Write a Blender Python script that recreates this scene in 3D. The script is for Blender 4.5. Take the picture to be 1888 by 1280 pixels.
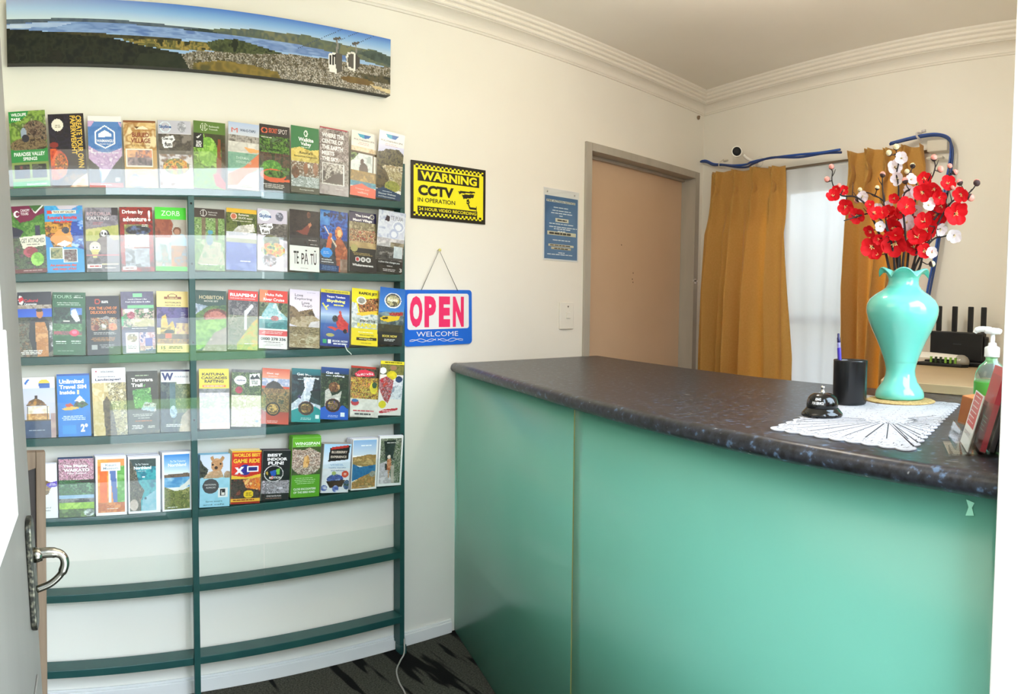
import bpy, bmesh, math, random, re
import numpy as np
from mathutils import Vector, Matrix
for _o in list(bpy.data.objects):
    bpy.data.objects.remove(_o)
SC = bpy.context.scene
COL = SC.collection
rnd = random.Random(7)

# ------------------------------------------------------------------ camera
# the photograph is a stitched phone panorama: a cylinder seen from its axis
cam_d = bpy.data.cameras.new('camera')
cam_d.type = 'PANO'
cam_d.panorama_type = 'CENTRAL_CYLINDRICAL'
cam_d.central_cylindrical_range_u_min = -0.71801
cam_d.central_cylindrical_range_u_max = 0.71801
cam_d.central_cylindrical_range_v_min = -0.48679
cam_d.central_cylindrical_range_v_max = 0.48679
cam_d.central_cylindrical_radius = 1.0
cam_d.clip_start = 0.01
cam = bpy.data.objects.new('camera', cam_d)
COL.objects.link(cam)
_F, _R, _U = Vector((-0.765, 0.642, -0.0525)), Vector((0.6424, 0.7663, 0.0092)), Vector((-0.0463, 0.0267, 0.9986))
_F.normalize(); _R = (_R - _F * _R.dot(_F)).normalized(); _U = _R.cross(_F)
_M = Matrix((_R, _U, -_F)).transposed().to_4x4()
_M.translation = Vector((2.2, -3.149, 1.243))
cam.matrix_world = _M
SC.camera = cam

# ------------------------------------------------------------------ world, lights, exposure
SC.view_settings.view_transform = 'Standard'
SC.view_settings.look = 'None'
SC.view_settings.gamma = 1.0
SC.view_settings.exposure = 0.28
SC.view_settings.use_curve_mapping = False
SC.render.film_transparent = False
SC.cycles.max_bounces = 10
SC.cycles.diffuse_bounces = 6
SC.cycles.transparent_max_bounces = 24
SC.cycles.sample_clamp_indirect = 6.0
SC.cycles.use_denoising = True
W = bpy.data.worlds.new('sky')
SC.world = W
W.use_nodes = True
_nt = W.node_tree
_nt.nodes.clear()
_o = _nt.nodes.new('ShaderNodeOutputWorld'); _b = _nt.nodes.new('ShaderNodeBackground')
_tc = _nt.nodes.new('ShaderNodeTexCoord'); _sx = _nt.nodes.new('ShaderNodeSeparateXYZ')
_cr = _nt.nodes.new('ShaderNodeValToRGB'); _mp = _nt.nodes.new('ShaderNodeMapRange')
_mp.inputs[1].default_value = -0.6; _mp.inputs[2].default_value = 0.6
_nt.links.new(_tc.outputs['Generated'], _sx.inputs[0]); _nt.links.new(_sx.outputs['Z'], _mp.inputs[0])
_nt.links.new(_mp.outputs[0], _cr.inputs[0]); _nt.links.new(_cr.outputs[0], _b.inputs[0]); _nt.links.new(_b.outputs[0], _o.inputs[0])
_el = _cr.color_ramp.elements
_el[0].position = 0.0; _el[0].color = (0.40, 0.42, 0.45, 1)
_el[1].position = 1.0; _el[1].color = (0.68, 0.83, 1.0, 1)
for _p, _c in ((0.45, (0.36, 0.38, 0.40)), (0.495, (0.32, 0.35, 0.34)), (0.565, (0.56, 0.61, 0.64)), (0.61, (0.78, 0.89, 1.0))):
    _e = _el.new(_p); _e.color = (*_c, 1)
_b.inputs[1].default_value = 12.5

def area(name, loc, to, sx, sy, power, color, portal=False):
    l = bpy.data.lights.new(name, 'AREA'); l.shape = 'RECTANGLE'; l.size = sx; l.size_y = sy
    l.energy = power; l.color = color
    if portal: l.cycles.is_portal = True
    o = bpy.data.objects.new(name, l); COL.objects.link(o)
    o.location = loc; o.rotation_euler = (Vector(to) - Vector(loc)).to_track_quat('-Z', 'Y').to_euler()
    return o
area('door_daylight_portal', (2.17, -2.72, 1.02), (0, -2.72, 1.02), 0.96, 2.05, 1.0, (1, 1, 1), True)
area('window_daylight_portal', (1.015, -0.10, 1.2), (0.75, -1.2, 1.2), 1.0, 1.3, 1.0, (1, 1, 1), True)
def globe(name, loc, power, color, r):
    l = bpy.data.lights.new(name, 'POINT'); l.energy = power; l.color = color; l.shadow_soft_size = r
    o = bpy.data.objects.new(name, l); COL.objects.link(o); o.location = loc
# warm globe over the customer side of the counter and an added fill light brightening the back corner on the staff side, both out of the frame
globe('ceiling_lamp_light', (1.2, -2.7, 1.80), 7.0, (1.0, 0.88, 0.72), 0.30)
globe('staff_fill_light', (1.05, -1.45, 2.13), 12.0, (1.0, 0.90, 0.76), 0.07)

# ------------------------------------------------------------------ helpers
def lin(h):
    h = h.lstrip('#')
    if len(h) == 3: h = ''.join(c * 2 for c in h)
    v = [int(h[i:i + 2], 16) / 255 for i in (0, 2, 4)]
    return tuple(x / 12.92 if x <= 0.04045 else ((x + 0.055) / 1.055) ** 2.4 for x in v)

def mat(name, col, rough=0.5, metal=0.0, spec=0.5, noise=None, bump=None, trans=0.0, coat=0.0, sheen=0.0, alpha=1.0):
    """noise = (scale, other colour, stretch xyz, lo, hi); bump = (scale, strength)"""
    m = bpy.data.materials.new(name); m.use_nodes = True
    nt = m.node_tree; p = nt.nodes['Principled BSDF']
    c = (*(lin(col) if isinstance(col, str) else col), 1)
    p.inputs['Base Color'].default_value = c
    p.inputs['Roughness'].default_value = rough; p.inputs['Metallic'].default_value = metal
    p.inputs['Specular IOR Level'].default_value = spec
    p.inputs['Transmission Weight'].default_value = trans
    p.inputs['Coat Weight'].default_value = coat
    p.inputs['Alpha'].default_value = alpha
    if sheen: p.inputs['Sheen Weight'].default_value = sheen
    tc = nt.nodes.new('ShaderNodeTexCoord')
    if noise:
        sc, c2, st, lo, hi = noise
        mp = nt.nodes.new('ShaderNodeMapping'); mp.inputs['Scale'].default_value = st
        nz = nt.nodes.new('ShaderNodeTexNoise'); nz.inputs['Scale'].default_value = sc; nz.inputs['Detail'].default_value = 5
        r = nt.nodes.new('ShaderNodeValToRGB')
        r.color_ramp.elements[0].position = lo; r.color_ramp.elements[0].color = c
        r.color_ramp.elements[1].position = hi; r.color_ramp.elements[1].color = (*(lin(c2) if isinstance(c2, str) else c2), 1)
        nt.links.new(tc.outputs['Object'], mp.inputs[0]); nt.links.new(mp.outputs[0], nz.inputs['Vector'])
        nt.links.new(nz.outputs['Fac'], r.inputs[0]); nt.links.new(r.outputs[0], p.inputs['Base Color'])
    if bump:
        nb = nt.nodes.new('ShaderNodeTexNoise'); nb.inputs['Scale'].default_value = bump[0]; nb.inputs['Detail'].default_value = 3
        b = nt.nodes.new('ShaderNodeBump'); b.inputs['Strength'].default_value = bump[1]; b.inputs['Distance'].default_value = 0.004
        nt.links.new(tc.outputs['Object'], nb.inputs['Vector']); nt.links.new(nb.outputs['Fac'], b.inputs['Height'])
        nt.links.new(b.outputs[0], p.inputs['Normal'])
    return m

def attr_mat(name, rough, spec=0.4, coat=0.0):
    m = mat(name, 'fff', rough, spec=spec, coat=coat); nt = m.node_tree
    a = nt.nodes.new('ShaderNodeAttribute'); a.attribute_name = 'Col'
    nt.links.new(a.outputs['Color'], nt.nodes['Principled BSDF'].inputs['Base Color'])
    return m

def clear_sheet(name, tint=(0.97, 0.985, 0.98), ior=1.5, rough=0.0, gain=1.0):
    """thin clear acrylic: passes light straight through and mirrors by Fresnel on both faces"""
    m = bpy.data.materials.new(name); m.use_nodes = True; nt = m.node_tree; nt.nodes.clear()
    o = nt.nodes.new('ShaderNodeOutputMaterial'); mx = nt.nodes.new('ShaderNodeMixShader')
    t = nt.nodes.new('ShaderNodeBsdfTransparent'); g = nt.nodes.new('ShaderNodeBsdfGlossy'); f = nt.nodes.new('ShaderNodeLayerWeight')
    t.inputs[0].default_value = (*tint, 1); g.inputs['Roughness'].default_value = rough; f.inputs['Blend'].default_value = 0.5
    p5 = nt.nodes.new('ShaderNodeMath'); p5.operation = 'POWER'; p5.inputs[1].default_value = 5.0
    k = nt.nodes.new('ShaderNodeMath'); k.operation = 'MULTIPLY_ADD'; k.inputs[1].default_value = 0.95; k.inputs[2].default_value = 0.042 * gain; k.use_clamp = True
    nt.links.new(f.outputs['Facing'], p5.inputs[0]); nt.links.new(p5.outputs[0], k.inputs[0]); nt.links.new(k.outputs[0], mx.inputs[0])
    nt.links.new(t.outputs[0], mx.inputs[1]); nt.links.new(g.outputs[0], mx.inputs[2]); nt.links.new(mx.outputs[0], o.inputs['Surface'])
    return m

def catmull(pts, n):
    P = [Vector(p) for p in pts]
    P = [P[0] * 2 - P[1]] + P + [P[-1] * 2 - P[-2]]
    out = []
    for i in range(1, len(P) - 2):
        for j in range(n):
            t = j / n; a, b, c, d = P[i - 1:i + 3]
            out.append(0.5 * ((2 * b) + (c - a) * t + (2 * a - 5 * b + 4 * c - d) * t * t + (3 * b - a - 3 * c + d) * t ** 3))
    out.append(P[-2])
    return out

class MB:
    """collects shapes and links them as ONE mesh object"""
    def __init__(s): s.v = []; s.f = []; s.m = []; s.sm = []
    def add(s, verts, faces, mi=0, smooth=False):
        k = len(s.v); s.v += [tuple(p) for p in verts]
        for f in faces: s.f.append(tuple(i + k for i in f)); s.m.append(mi); s.sm.append(smooth)
        return s
    def box(s, a, b, mi=0, M=None):
        x0, y0, z0 = a; x1, y1, z1 = b
        v = [Vector(p) for p in ((x0, y0, z0), (x1, y0, z0), (x1, y1, z0), (x0, y1, z0), (x0, y0, z1), (x1, y0, z1), (x1, y1, z1), (x0, y1, z1))]
        if M is not None: v = [M @ p for p in v]
        return s.add(v, [(0, 3, 2, 1), (4, 5, 6, 7), (0, 1, 5, 4), (1, 2, 6, 5), (2, 3, 7, 6), (3, 0, 4, 7)], mi)
    def prism(s, poly, z0, z1, mi=0, M=None):
        n = len(poly)
        v = [Vector((x, y, z0)) for x, y in poly] + [Vector((x, y, z1)) for x, y in poly]
        if M is not None: v = [M @ p for p in v]
        return s.add(v, [tuple(range(n))[::-1], tuple(range(n, 2 * n))] + [(i, (i + 1) % n, n + (i + 1) % n, n + i) for i in range(n)], mi)
    def lathe(s, prof, seg=32, c=(0, 0, 0), mi=0, M=None, smooth=True, wob=None):
        v = []; f = []
        for i, (r, z) in enumerate(prof):
            for j in range(seg):
                a = 2 * math.pi * j / seg; rr, zz = (r, z) if wob is None else wob(r, z, a, i)
                v.append(Vector((c[0] + rr * math.cos(a), c[1] + rr * math.sin(a), c[2] + zz)))
        n = len(prof)
        for i in range(n - 1):
            for j in range(seg):
                f.append((i * seg + j, i * seg + (j + 1) % seg, (i + 1) * seg + (j + 1) % seg, (i + 1) * seg + j))
        if prof[0][0] > 1e-6: f.append(tuple(range(seg))[::-1])
        if prof[-1][0] > 1e-6: f.append(tuple((n - 1) * seg + j for j in range(seg)))
        if M is not None: v = [M @ p for p in v]
        return s.add(v, f, mi, smooth)
    def tube(s, pts, r, seg=8, mi=0, caps=True):
        P = [Vector(p) for p in pts]; n = len(P); v = []; f = []
        R = r if isinstance(r, (list, tuple)) else [r] * n
        up = None
        for i in range(n):
            d = (P[min(i + 1, n - 1)] - P[max(i - 1, 0)]).normalized()
            if up is None:
                up = Vector((0, 0, 1)) if abs(d.z) < 0.9 else Vector((1, 0, 0))
            a = up.cross(d)
            if a.length < 1e-5: a = Vector((0, 1, 0)).cross(d)
            a.normalize(); b = d.cross(a); up = b
            for j in range(seg):
                t = 2 * math.pi * j / seg
                v.append(P[i] + (a * math.cos(t) + b * math.sin(t)) * R[i])
        for i in range(n - 1):
            for j in range(seg):
                f.append((i * seg + j, i * seg + (j + 1) % seg, (i + 1) * seg + (j + 1) % seg, (i + 1) * seg + j))
        if caps: f += [tuple(range(seg))[::-1], tuple((n - 1) * seg + j for j in range(seg))]
        return s.add(v, f, mi, True)
    def sphere(s, c, r, mi=0, seg=14, sq=(1, 1, 1)):
        pr = [(max(1e-7, r * math.sin(math.pi * i / 8)), -r * math.cos(math.pi * i / 8)) for i in range(9)]
        M = Matrix.Translation(c) @ Matrix.Diagonal((*sq, 1))
        return s.lathe(pr, seg, mi=mi, M=M)
    def grid(s, fn, nu, nv, mi=0, smooth=True):
        v = [fn(i / nu, j / nv) for j in range(nv + 1) for i in range(nu + 1)]
        return s.add(v, [(j * (nu + 1) + i, j * (nu + 1) + i + 1, (j + 1) * (nu + 1) + i + 1, (j + 1) * (nu + 1) + i) for j in range(nv) for i in range(nu)], mi, smooth)
    def build(s, name, mats, parent=None, loc=None, bevel=0.0, seg=2, M=None, smooth_all=False):
        me = bpy.data.meshes.new(name)
        me.from_pydata(s.v, [], s.f)
        for m in (mats if isinstance(mats, (list, tuple)) else [mats]): me.materials.append(m)
        me.polygons.foreach_set('material_index', s.m)
        me.polygons.foreach_set('use_smooth', [True] * len(s.f) if smooth_all else s.sm)
        me.update()
        bm = bmesh.new(); bm.from_mesh(me); bmesh.ops.recalc_face_normals(bm, faces=bm.faces); bm.to_mesh(me); bm.free()
        o = bpy.data.objects.new(name, me); COL.objects.link(o)
        if parent is not None: o.parent = parent
        if loc is not None: o.location = loc
        if M is not None: o.matrix_local = M
        if bevel:
            b = o.modifiers.new('bevel', 'BEVEL'); b.width = bevel; b.segments = seg; b.limit_method = 'ANGLE'; b.angle_limit = math.radians(50)
        return o

def tag(o, label=None, cat=None, group=None, kind=None):
    if label: o['label'] = label
    if cat: o['category'] = cat
    if group: o['group'] = group
    if kind: o['kind'] = kind
    return o
def empty(name, loc, label, cat, group=None, M=None):
    o = bpy.data.objects.new(name, None); COL.objects.link(o); o.empty_display_size = 0.05
    if M is not None: o.matrix_world = M
    else: o.location = loc
    return tag(o, label, cat, group)
def struct(o): o['kind'] = 'structure'; return o

# lettering: built-in font turned into flat mesh outlines
_txt = {}
def glyphs(text, bold=0.0):
    k = (text, bold)
    if k not in _txt:
        cu = bpy.data.curves.new('lettering', 'FONT'); cu.body = text; cu.fill_mode = 'FRONT'; cu.offset = bold; cu.resolution_u = 3
        cu.align_x = 'CENTER'
        o = bpy.data.objects.new('lettering', cu); COL.objects.link(o)
        dg = bpy.context.evaluated_depsgraph_get(); me = bpy.data.meshes.new_from_object(o.evaluated_get(dg))
        v = np.array([x.co[:2] for x in me.vertices]); f = [tuple(p.vertices) for p in me.polygons]
        bpy.data.objects.remove(o); bpy.data.curves.remove(cu); bpy.data.meshes.remove(me)
        if len(v): v = (v - v.min(0)) / np.maximum(v.max(0) - v.min(0), 1e-6)
        _txt[k] = (v, f)
    return _txt[k]
def letter(mb, text, x0, y0, x1, y1, z, mi, M=None, bold=0.02, rot=0):
    """fit the words into the box x0..x1, y0..y1 of the local xy plane (rot 1 = reading downwards)"""
    v, f = glyphs(text, bold)
    if not len(v): return
    P = []
    for a, b in v:
        if rot == 1: P.append(Vector((x0 + b * (x1 - x0), y1 - a * (y1 - y0), z)))
        else: P.append(Vector((x0 + a * (x1 - x0), y0 + b * (y1 - y0), z)))
    if M is not None: P = [M @ p for p in P]
    mb.add(P, f, mi)
# ------------------------------------------------------------------ the room
AB = math.radians(-12.94)
EX, EY = Vector((math.cos(AB), math.sin(AB), 0)), Vector((-math.sin(AB), math.cos(AB), 0))
MBW = Matrix((EX, EY, Vector((0, 0, 1)))).transposed().to_4x4()        # back wall frame: x along, y outwards, z up
def BW(s, off, z): return EX * s - EY * off + Vector((0, 0, z))
ZC = 2.376
wall_m = mat('cream_wall_paint', 'efebe1', 0.55, spec=0.3, noise=(1.6, 'eae5da', (1, 1, 1), 0.35, 0.7), bump=(30, 0.04))
ceil_m = mat('ceiling_paint', 'efe9de', 0.5, spec=0.35, noise=(2.0, 'e9e2d5', (1, 1, 1), 0.3, 0.75))
white_m = mat('white_gloss_paint', 'f2f0ec', 0.35, spec=0.5, noise=(9, 'e6e3dc', (1, 1, 1), 0.45, 0.8))
frame_m = mat('grey_frame_paint', 'b3ac9f', 0.4, noise=(14, 'a8a194', (1, 1, 0.2), 0.4, 0.7))
leaf_m = mat('tan_door_paint', 'd6b899', 0.38, noise=(2.5, 'cdae8f', (1, 1, 1), 0.3, 0.8))
carpet_m = mat('charcoal_carpet', '3a3a36', 0.95, spec=0.05, bump=(260, 0.9))
def _carpet():
    nt = carpet_m.node_tree; p = nt.nodes['Principled BSDF']
    tc = nt.nodes.new('ShaderNodeTexCoord')
    mp = nt.nodes.new('ShaderNodeMapping'); mp.inputs['Rotation'].default_value = (0, 0, math.radians(24)); mp.inputs['Scale'].default_value = (1.2, 9, 1)
    n1 = nt.nodes.new('ShaderNodeTexNoise'); n1.inputs['Scale'].default_value = 2.1; n1.inputs['Detail'].default_value = 2
    r1 = nt.nodes.new('ShaderNodeValToRGB'); r1.color_ramp.elements[0].position = 0.55; r1.color_ramp.elements[1].position = 0.60
    r1.color_ramp.elements[0].color = (0, 0, 0, 1); r1.color_ramp.elements[1].color = (1, 1, 1, 1)
    n2 = nt.nodes.new('ShaderNodeTexNoise'); n2.inputs['Scale'].default_value = 170; n2.inputs['Detail'].default_value = 2
    r2 = nt.nodes.new('ShaderNodeValToRGB'); r2.color_ramp.elements[0].position = 0.3; r2.color_ramp.elements[1].position = 0.75
    r2.color_ramp.elements[0].color = (*lin('35352f'), 1); r2.color_ramp.elements[1].color = (*lin('5c5b51'), 1)
    mx = nt.nodes.new('ShaderNodeMixRGB'); mx.inputs['Color2'].default_value = (*lin('1b1b1a'), 1)
    L = nt.links.new
    L(tc.outputs['Object'], mp.inputs[0]); L(mp.outputs[0], n1.inputs['Vector']); L(n1.outputs['Fac'], r1.inputs[0])
    L(tc.outputs['Object'], n2.inputs['Vector']); L(n2.outputs['Fac'], r2.inputs[0])
    L(r1.outputs[0], mx.inputs['Fac']); L(r2.outputs[0], mx.inputs['Color1']); L(mx.outputs[0], p.inputs['Base Color'])
_carpet()

struct(MB().box((-0.12, -3.5, -0.1), (2.16, 0.1, 0)).build('floor', carpet_m))
struct(MB().box((-0.12, -3.5, ZC), (2.16, 0.15, ZC + 0.08)).build('ceiling', ceil_m))
struct(MB().box((-0.12, -3.4, 0), (0, -0.9, ZC)).box((-0.12, -0.9, 1.978), (0, -0.045, ZC)).box((-0.12, -0.045, 0), (0, 0.12, ZC)).build('wall_left', wall_m))
WS0, WS1, WZ0, WZ1 = 0.50, 1.22, 0.55, 1.88
struct(MB().box((-0.1, 0, 0), (WS0, 0.11, ZC), M=MBW).box((WS1, 0, 0), (2.3, 0.11, ZC), M=MBW).box((WS0, 0, 0), (WS1, 0.11, WZ0), M=MBW)
       .box((WS0, 0, WZ1), (WS1, 0.11, ZC), M=MBW).build('wall_back', wall_m))
struct(MB().box((0, -3.4, 0), (2.16, -3.3, ZC)).build('wall_front', wall_m))
struct(MB().box((2.06, -3.3, 0), (2.16, -3.22, ZC)).box((2.06, -3.22, 2.08), (2.16, -2.24, ZC)).box((2.06, -2.24, 0), (2.16, -2.10, ZC))
       .box((2.06, -2.10, 0), (2.16, -1.45, 1.12)).box((2.06, -2.10, 2.02), (2.16, -1.45, ZC)).box((2.06, -1.45, 0), (2.16, -0.3, ZC)).build('wall_right', wall_m))
struct(MB().box((2.035, -2.262, 0), (2.175, -2.235, 2.08)).box((2.035, -2.262, 2.08), (2.175, -2.17, 2.14)).box((2.0352, -2.235, 1.0445), (2.06, -2.17, 2.08)).build('trim_1', white_m, bevel=0.004))
struct(MB().box((2.035, -3.24, 0), (2.175, -3.21, 2.08)).build('trim_2', frame_m, bevel=0.004))
path_m = mat('pale_concrete', 'd0ccc6', 0.8, noise=(0.8, 'bfbab2', (1, 1, 1), 0.35, 0.7))
lawn_m = mat('lawn_grass', '6f8f3c', 0.9, noise=(3, '86a653', (1, 1, 1), 0.35, 0.7))
struct(MB().box((2.16, -8, -0.12), (7.0, 5, -0.02)).build('path', path_m))
struct(MB().box((7.0, -14, -0.12), (24, 12, -0.03)).build('lawn', lawn_m))

struct(MB().box((2.165, -3.45, -0.02), (2.75, -3.33, 2.7)).box((4.5, -6.5, -0.02), (4.62, -2.28, 2.4)).build('wall_blocker', mat('fawn_weatherboard', '8f8579', 0.7)))  # unseen walls added to dim the counter end and mute the acrylic reflections

# cornice: a cove with three beads, mitred in the corner
prof = [(0.0, 2.284), (0.006, 2.284), (0.009, 2.290)]
for i in range(9):
    t = i / 8 * math.pi / 2
    prof.append((0.012 + 0.040 * (1 - math.cos(t)), 2.292 + 0.030 * math.sin(t)))
for k in range(3):
    a0, z0 = 0.053 + k * 0.011, 2.324 + k * 0.0145
    prof += [(a0, z0), (a0 + 0.006, z0 + 0.001), (a0 + 0.010, z0 + 0.004), (a0 + 0.0105, z0 + 0.009), (a0 + 0.0085, z0 + 0.0125)]
prof += [(0.092, 2.370), (0.095, ZC)]
def cornice(ends):
    v = []; f = []; n = len(prof)
    for a, z in prof: v += [ends(a, z, 0), ends(a, z, 1)]
    f = [(2 * i, 2 * i + 1, 2 * i + 3, 2 * i + 2) for i in range(n - 1)]
    return MB().add(v, f)
def _cl(a, z, e): return Vector((a, -3.3, z)) if e == 0 else Vector((a, -1.2558 * a, z))
def _cb(a, z, e): return Vector((a, -1.2558 * a, z)) if e == 0 else BW(2.12, a, z)
struct(cornice(_cl).build('trim_3', ceil_m)); struct(cornice(_cb).build('trim_4', ceil_m))
base_m = mat('white_baseboard_paint', 'eeedea', 0.4)
struct(MB().box((0.0, -3.3, 0), (0.012, -1.60, 0.044)).box((0.0, -3.3, 0.044), (0.008, -1.60, 0.052)).build('baseboard_left', base_m, bevel=0.002))

# flush door beyond the counter
d1 = struct(MB().box((-0.112, -0.861, 0.005), (-0.077, -0.084, 1.938)).build('door_1', leaf_m, bevel=0.001))
MB().box((-0.12, -0.9, 0), (0.012, -0.863, 1.978)).box((-0.12, -0.082, 0), (0.012, -0.045, 1.978)).box((-0.12, -0.863, 1.943), (0.012, -0.082, 1.978)).box((-0.076, -0.863, 1.93), (-0.058, -0.082, 1.943)).build('door_frame', frame_m, d1, bevel=0.0015)
MB().box((0.0125, -0.088, 1.405), (0.0145, -0.05, 1.415)).box((0.0125, -0.075, 1.395), (0.0145, -0.06, 1.42)).build('latch_plate', white_m, d1)
_h = MB()
for y, z in ((-0.475, 1.40), (-0.47, 1.43), (-0.47, 1.385), (-0.56, 1.56)): _h.lathe([(0.003, 0), (0.003, 0.0006)], 8, M=Matrix.Translation((-0.0768, y, z)) @ Matrix.Rotation(math.pi / 2, 4, 'Y'))
_h.build('screw_hole', mat('dark_hole', '5a4632', 0.9), d1)

# window behind the net curtain
w1 = MB()
for a, b in (((WS0, 0.02, WZ0), (WS0 + 0.05, 0.08, WZ1)), ((WS1 - 0.05, 0.02, WZ0), (WS1, 0.08, WZ1)), ((WS0, 0.02, WZ0), (WS1, 0.08, WZ0 + 0.05)),
             ((WS0, 0.02, WZ1 - 0.05), (WS1, 0.08, WZ1)), ((WS0, 0.03, 1.20), (WS1, 0.07, 1.245))): w1.box(a, b, M=MBW)
w1 = struct(w1.build('window_1', white_m))
MB().box((WS0 + 0.05, 0.048, WZ0 + 0.05), (WS1 - 0.05, 0.052, WZ1 - 0.05), M=MBW).build('window_pane', clear_sheet('window_glass'), w1)
w2 = MB()
for a, b in (((2.08, -2.10, 1.12), (2.14, -2.06, 2.02)), ((2.08, -1.49, 1.12), (2.14, -1.45, 2.02)), ((2.08, -2.06, 1.12), (2.14, -1.49, 1.16)), ((2.08, -2.06, 1.98), (2.14, -1.49, 2.02))): w2.box(a, b)
w2 = struct(w2.build('window_2', white_m))
MB().box((2.108, -2.06, 1.16), (2.112, -1.49, 1.98)).build('window_pane', bpy.data.materials['window_glass'], w2)

# ------------------------------------------------------------------ reception counter
CP = [(0, -1.582), (0.3, -1.686), (0.584, -1.787), (1.026, -1.940), (1.358, -2.044), (1.582, -2.096), (1.752, -2.128), (1.897, -2.160), (2.034, -2.196)]
CPs = [(p.x, p.y) for p in catmull([(x, y, 0) for x, y in CP], 8)]
ZT = 1.04
green_m = mat('green_laminate', '70b9a4', 0.28, spec=0.6, noise=(3, '6cb49f', (1, 1, 1), 0.3, 0.7))
ct = empty('reception_counter', (0, -1.9, 0), 'mint green laminate reception counter standing on the dark carpet', 'counter')
def panel(x0, x1, mi=0):
    ps = [(x0, float(np.interp(x0, [p[0] for p in CPs], [p[1] for p in CPs])))] + [p for p in CPs if x0 < p[0] < x1] + [(x1, float(np.interp(x1, [p[0] for p in CPs], [p[1] for p in CPs])))]
    m = MB(); n = len(ps); v = []
    for x, y in ps: v += [(x, y + 1.9, 0.003), (x, y + 1.9, 1.005), (x + 0.006, y + 1.918, 0.003), (x + 0.006, y + 1.918, 1.005)]
    for i in range(n - 1):
        a, b = 4 * i, 4 * i + 4
        m_f = [(a, b, b + 1, a + 1), (a + 2, a + 3, b + 3, b + 2), (a + 1, b + 1, b + 3, a + 3), (a, a + 2, b + 2, b)]
        m.f += m_f; m.m += [0] * 4; m.sm += [True, True, False, False]
    m.f += [(0, 1, 3, 2), (4 * n - 4, 4 * n - 2, 4 * n - 1, 4 * n - 3)]; m.m += [0, 0]; m.sm += [False, False]
    m.v = v
    return m
panel(0.001, 0.979).build('front_panel', green_m, ct)
panel(0.983, 2.034).build('front_panel', green_m, ct)
MB().box((0.979, 0.0, 0.003), (0.983, 0.004, 1.005)).build('seam_strip', mat('dull_brass_strip', '8a8a4a', 0.4), ct, loc=(0, -0.025, 0))
tag(MB().add([(1.977, 0, 0.993), (1.990, -0.0035, 0.990), (1.9865, -0.0028, 0.9825), (1.990, -0.0035, 0.972), (1.977, 0, 0.970), (1.981, -0.001, 0.9825),  # small raised hourglass plate, paler mint than the panel
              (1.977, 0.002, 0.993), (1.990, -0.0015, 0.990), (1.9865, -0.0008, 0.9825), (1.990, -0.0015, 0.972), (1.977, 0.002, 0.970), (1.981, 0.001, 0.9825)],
             [(0, 1, 2, 3, 4, 5), (11, 10, 9, 8, 7, 6)] + [(i, (i + 1) % 6, 6 + (i + 1) % 6, 6 + i) for i in range(6)]).build('hourglass_patch', mat('pale_mint_patch', 'a5ecd0', 0.25), ct, loc=(0, -0.2835, 0)), 'small pale mint hourglass-shaped patch')

top_m = mat('charcoal_laminate', '37373a', 0.33, spec=0.5)
def _top():
    nt = top_m.node_tree; p = nt.nodes['Principled BSDF']; L = nt.links.new
    tc = nt.nodes.new('ShaderNodeTexCoord')
    n1 = nt.nodes.new('ShaderNodeTexNoise'); n1.inputs['Scale'].default_value = 70; n1.inputs['Detail'].default_value = 3; n1.inputs['Roughness'].default_value = 0.55
    r1 = nt.nodes.new('ShaderNodeValToRGB')
    e = r1.color_ramp.elements; e[0].position = 0.36; e[0].color = (*lin('1a191b'), 1); e[1].position = 0.72; e[1].color = (*lin('58708c'), 1)
    for q, c in ((0.48, '282930'), (0.60, '30323a')):
        x = e.new(q); x.color = (*lin(c), 1)
    n2 = nt.nodes.new('ShaderNodeTexNoise'); n2.inputs['Scale'].default_value = 62; n2.inputs['Detail'].default_value = 1
    mp = nt.nodes.new('ShaderNodeMapping'); mp.inputs['Scale'].default_value = (1.0, 2.6, 1.0); mp.inputs['Rotation'].default_value = (0, 0, 0.5)
    r2 = nt.nodes.new('ShaderNodeValToRGB'); r2.color_ramp.elements[0].position = 0.72; r2.color_ramp.elements[1].position = 0.80
    mx = nt.nodes.new('ShaderNodeMixRGB'); mx.inputs['Color2'].default_value = (*lin('a9a8a6'), 1)
    L(tc.outputs['Object'], mp.inputs[0]); L(mp.outputs[0], n2.inputs['Vector']); L(n2.outputs['Fac'], r2.inputs[0]); L(r2.outputs[0], mx.inputs['Fac'])
    L(tc.outputs['Object'], n1.inputs['Vector']); L(n1.outputs['Fac'], r1.inputs[0]); L(r1.outputs[0], mx.inputs['Color1']); L(mx.outputs[0], p.inputs['Base Color'])
_top()
TF = [(0.001, -1.605), (0.12, -1.648), (0.3, -1.712), (0.664, -1.838), (1.085, -1.988), (1.398, -2.086), (1.621, -2.142), (1.781, -2.176), (1.917, -2.206), (2.034, -2.236)]
TFs = [(p.x, p.y) for p in catmull([(x, y, 0) for x, y in TF], 5)]
TB = [(2.034, -1.338), (1.764, -1.283), (1.449, -1.24), (1.228, -1.202), (1.057, -1.172), (0.679, -1.055), (0.3, -0.92), (0.001, -0.805)]
wt = MB()
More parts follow.
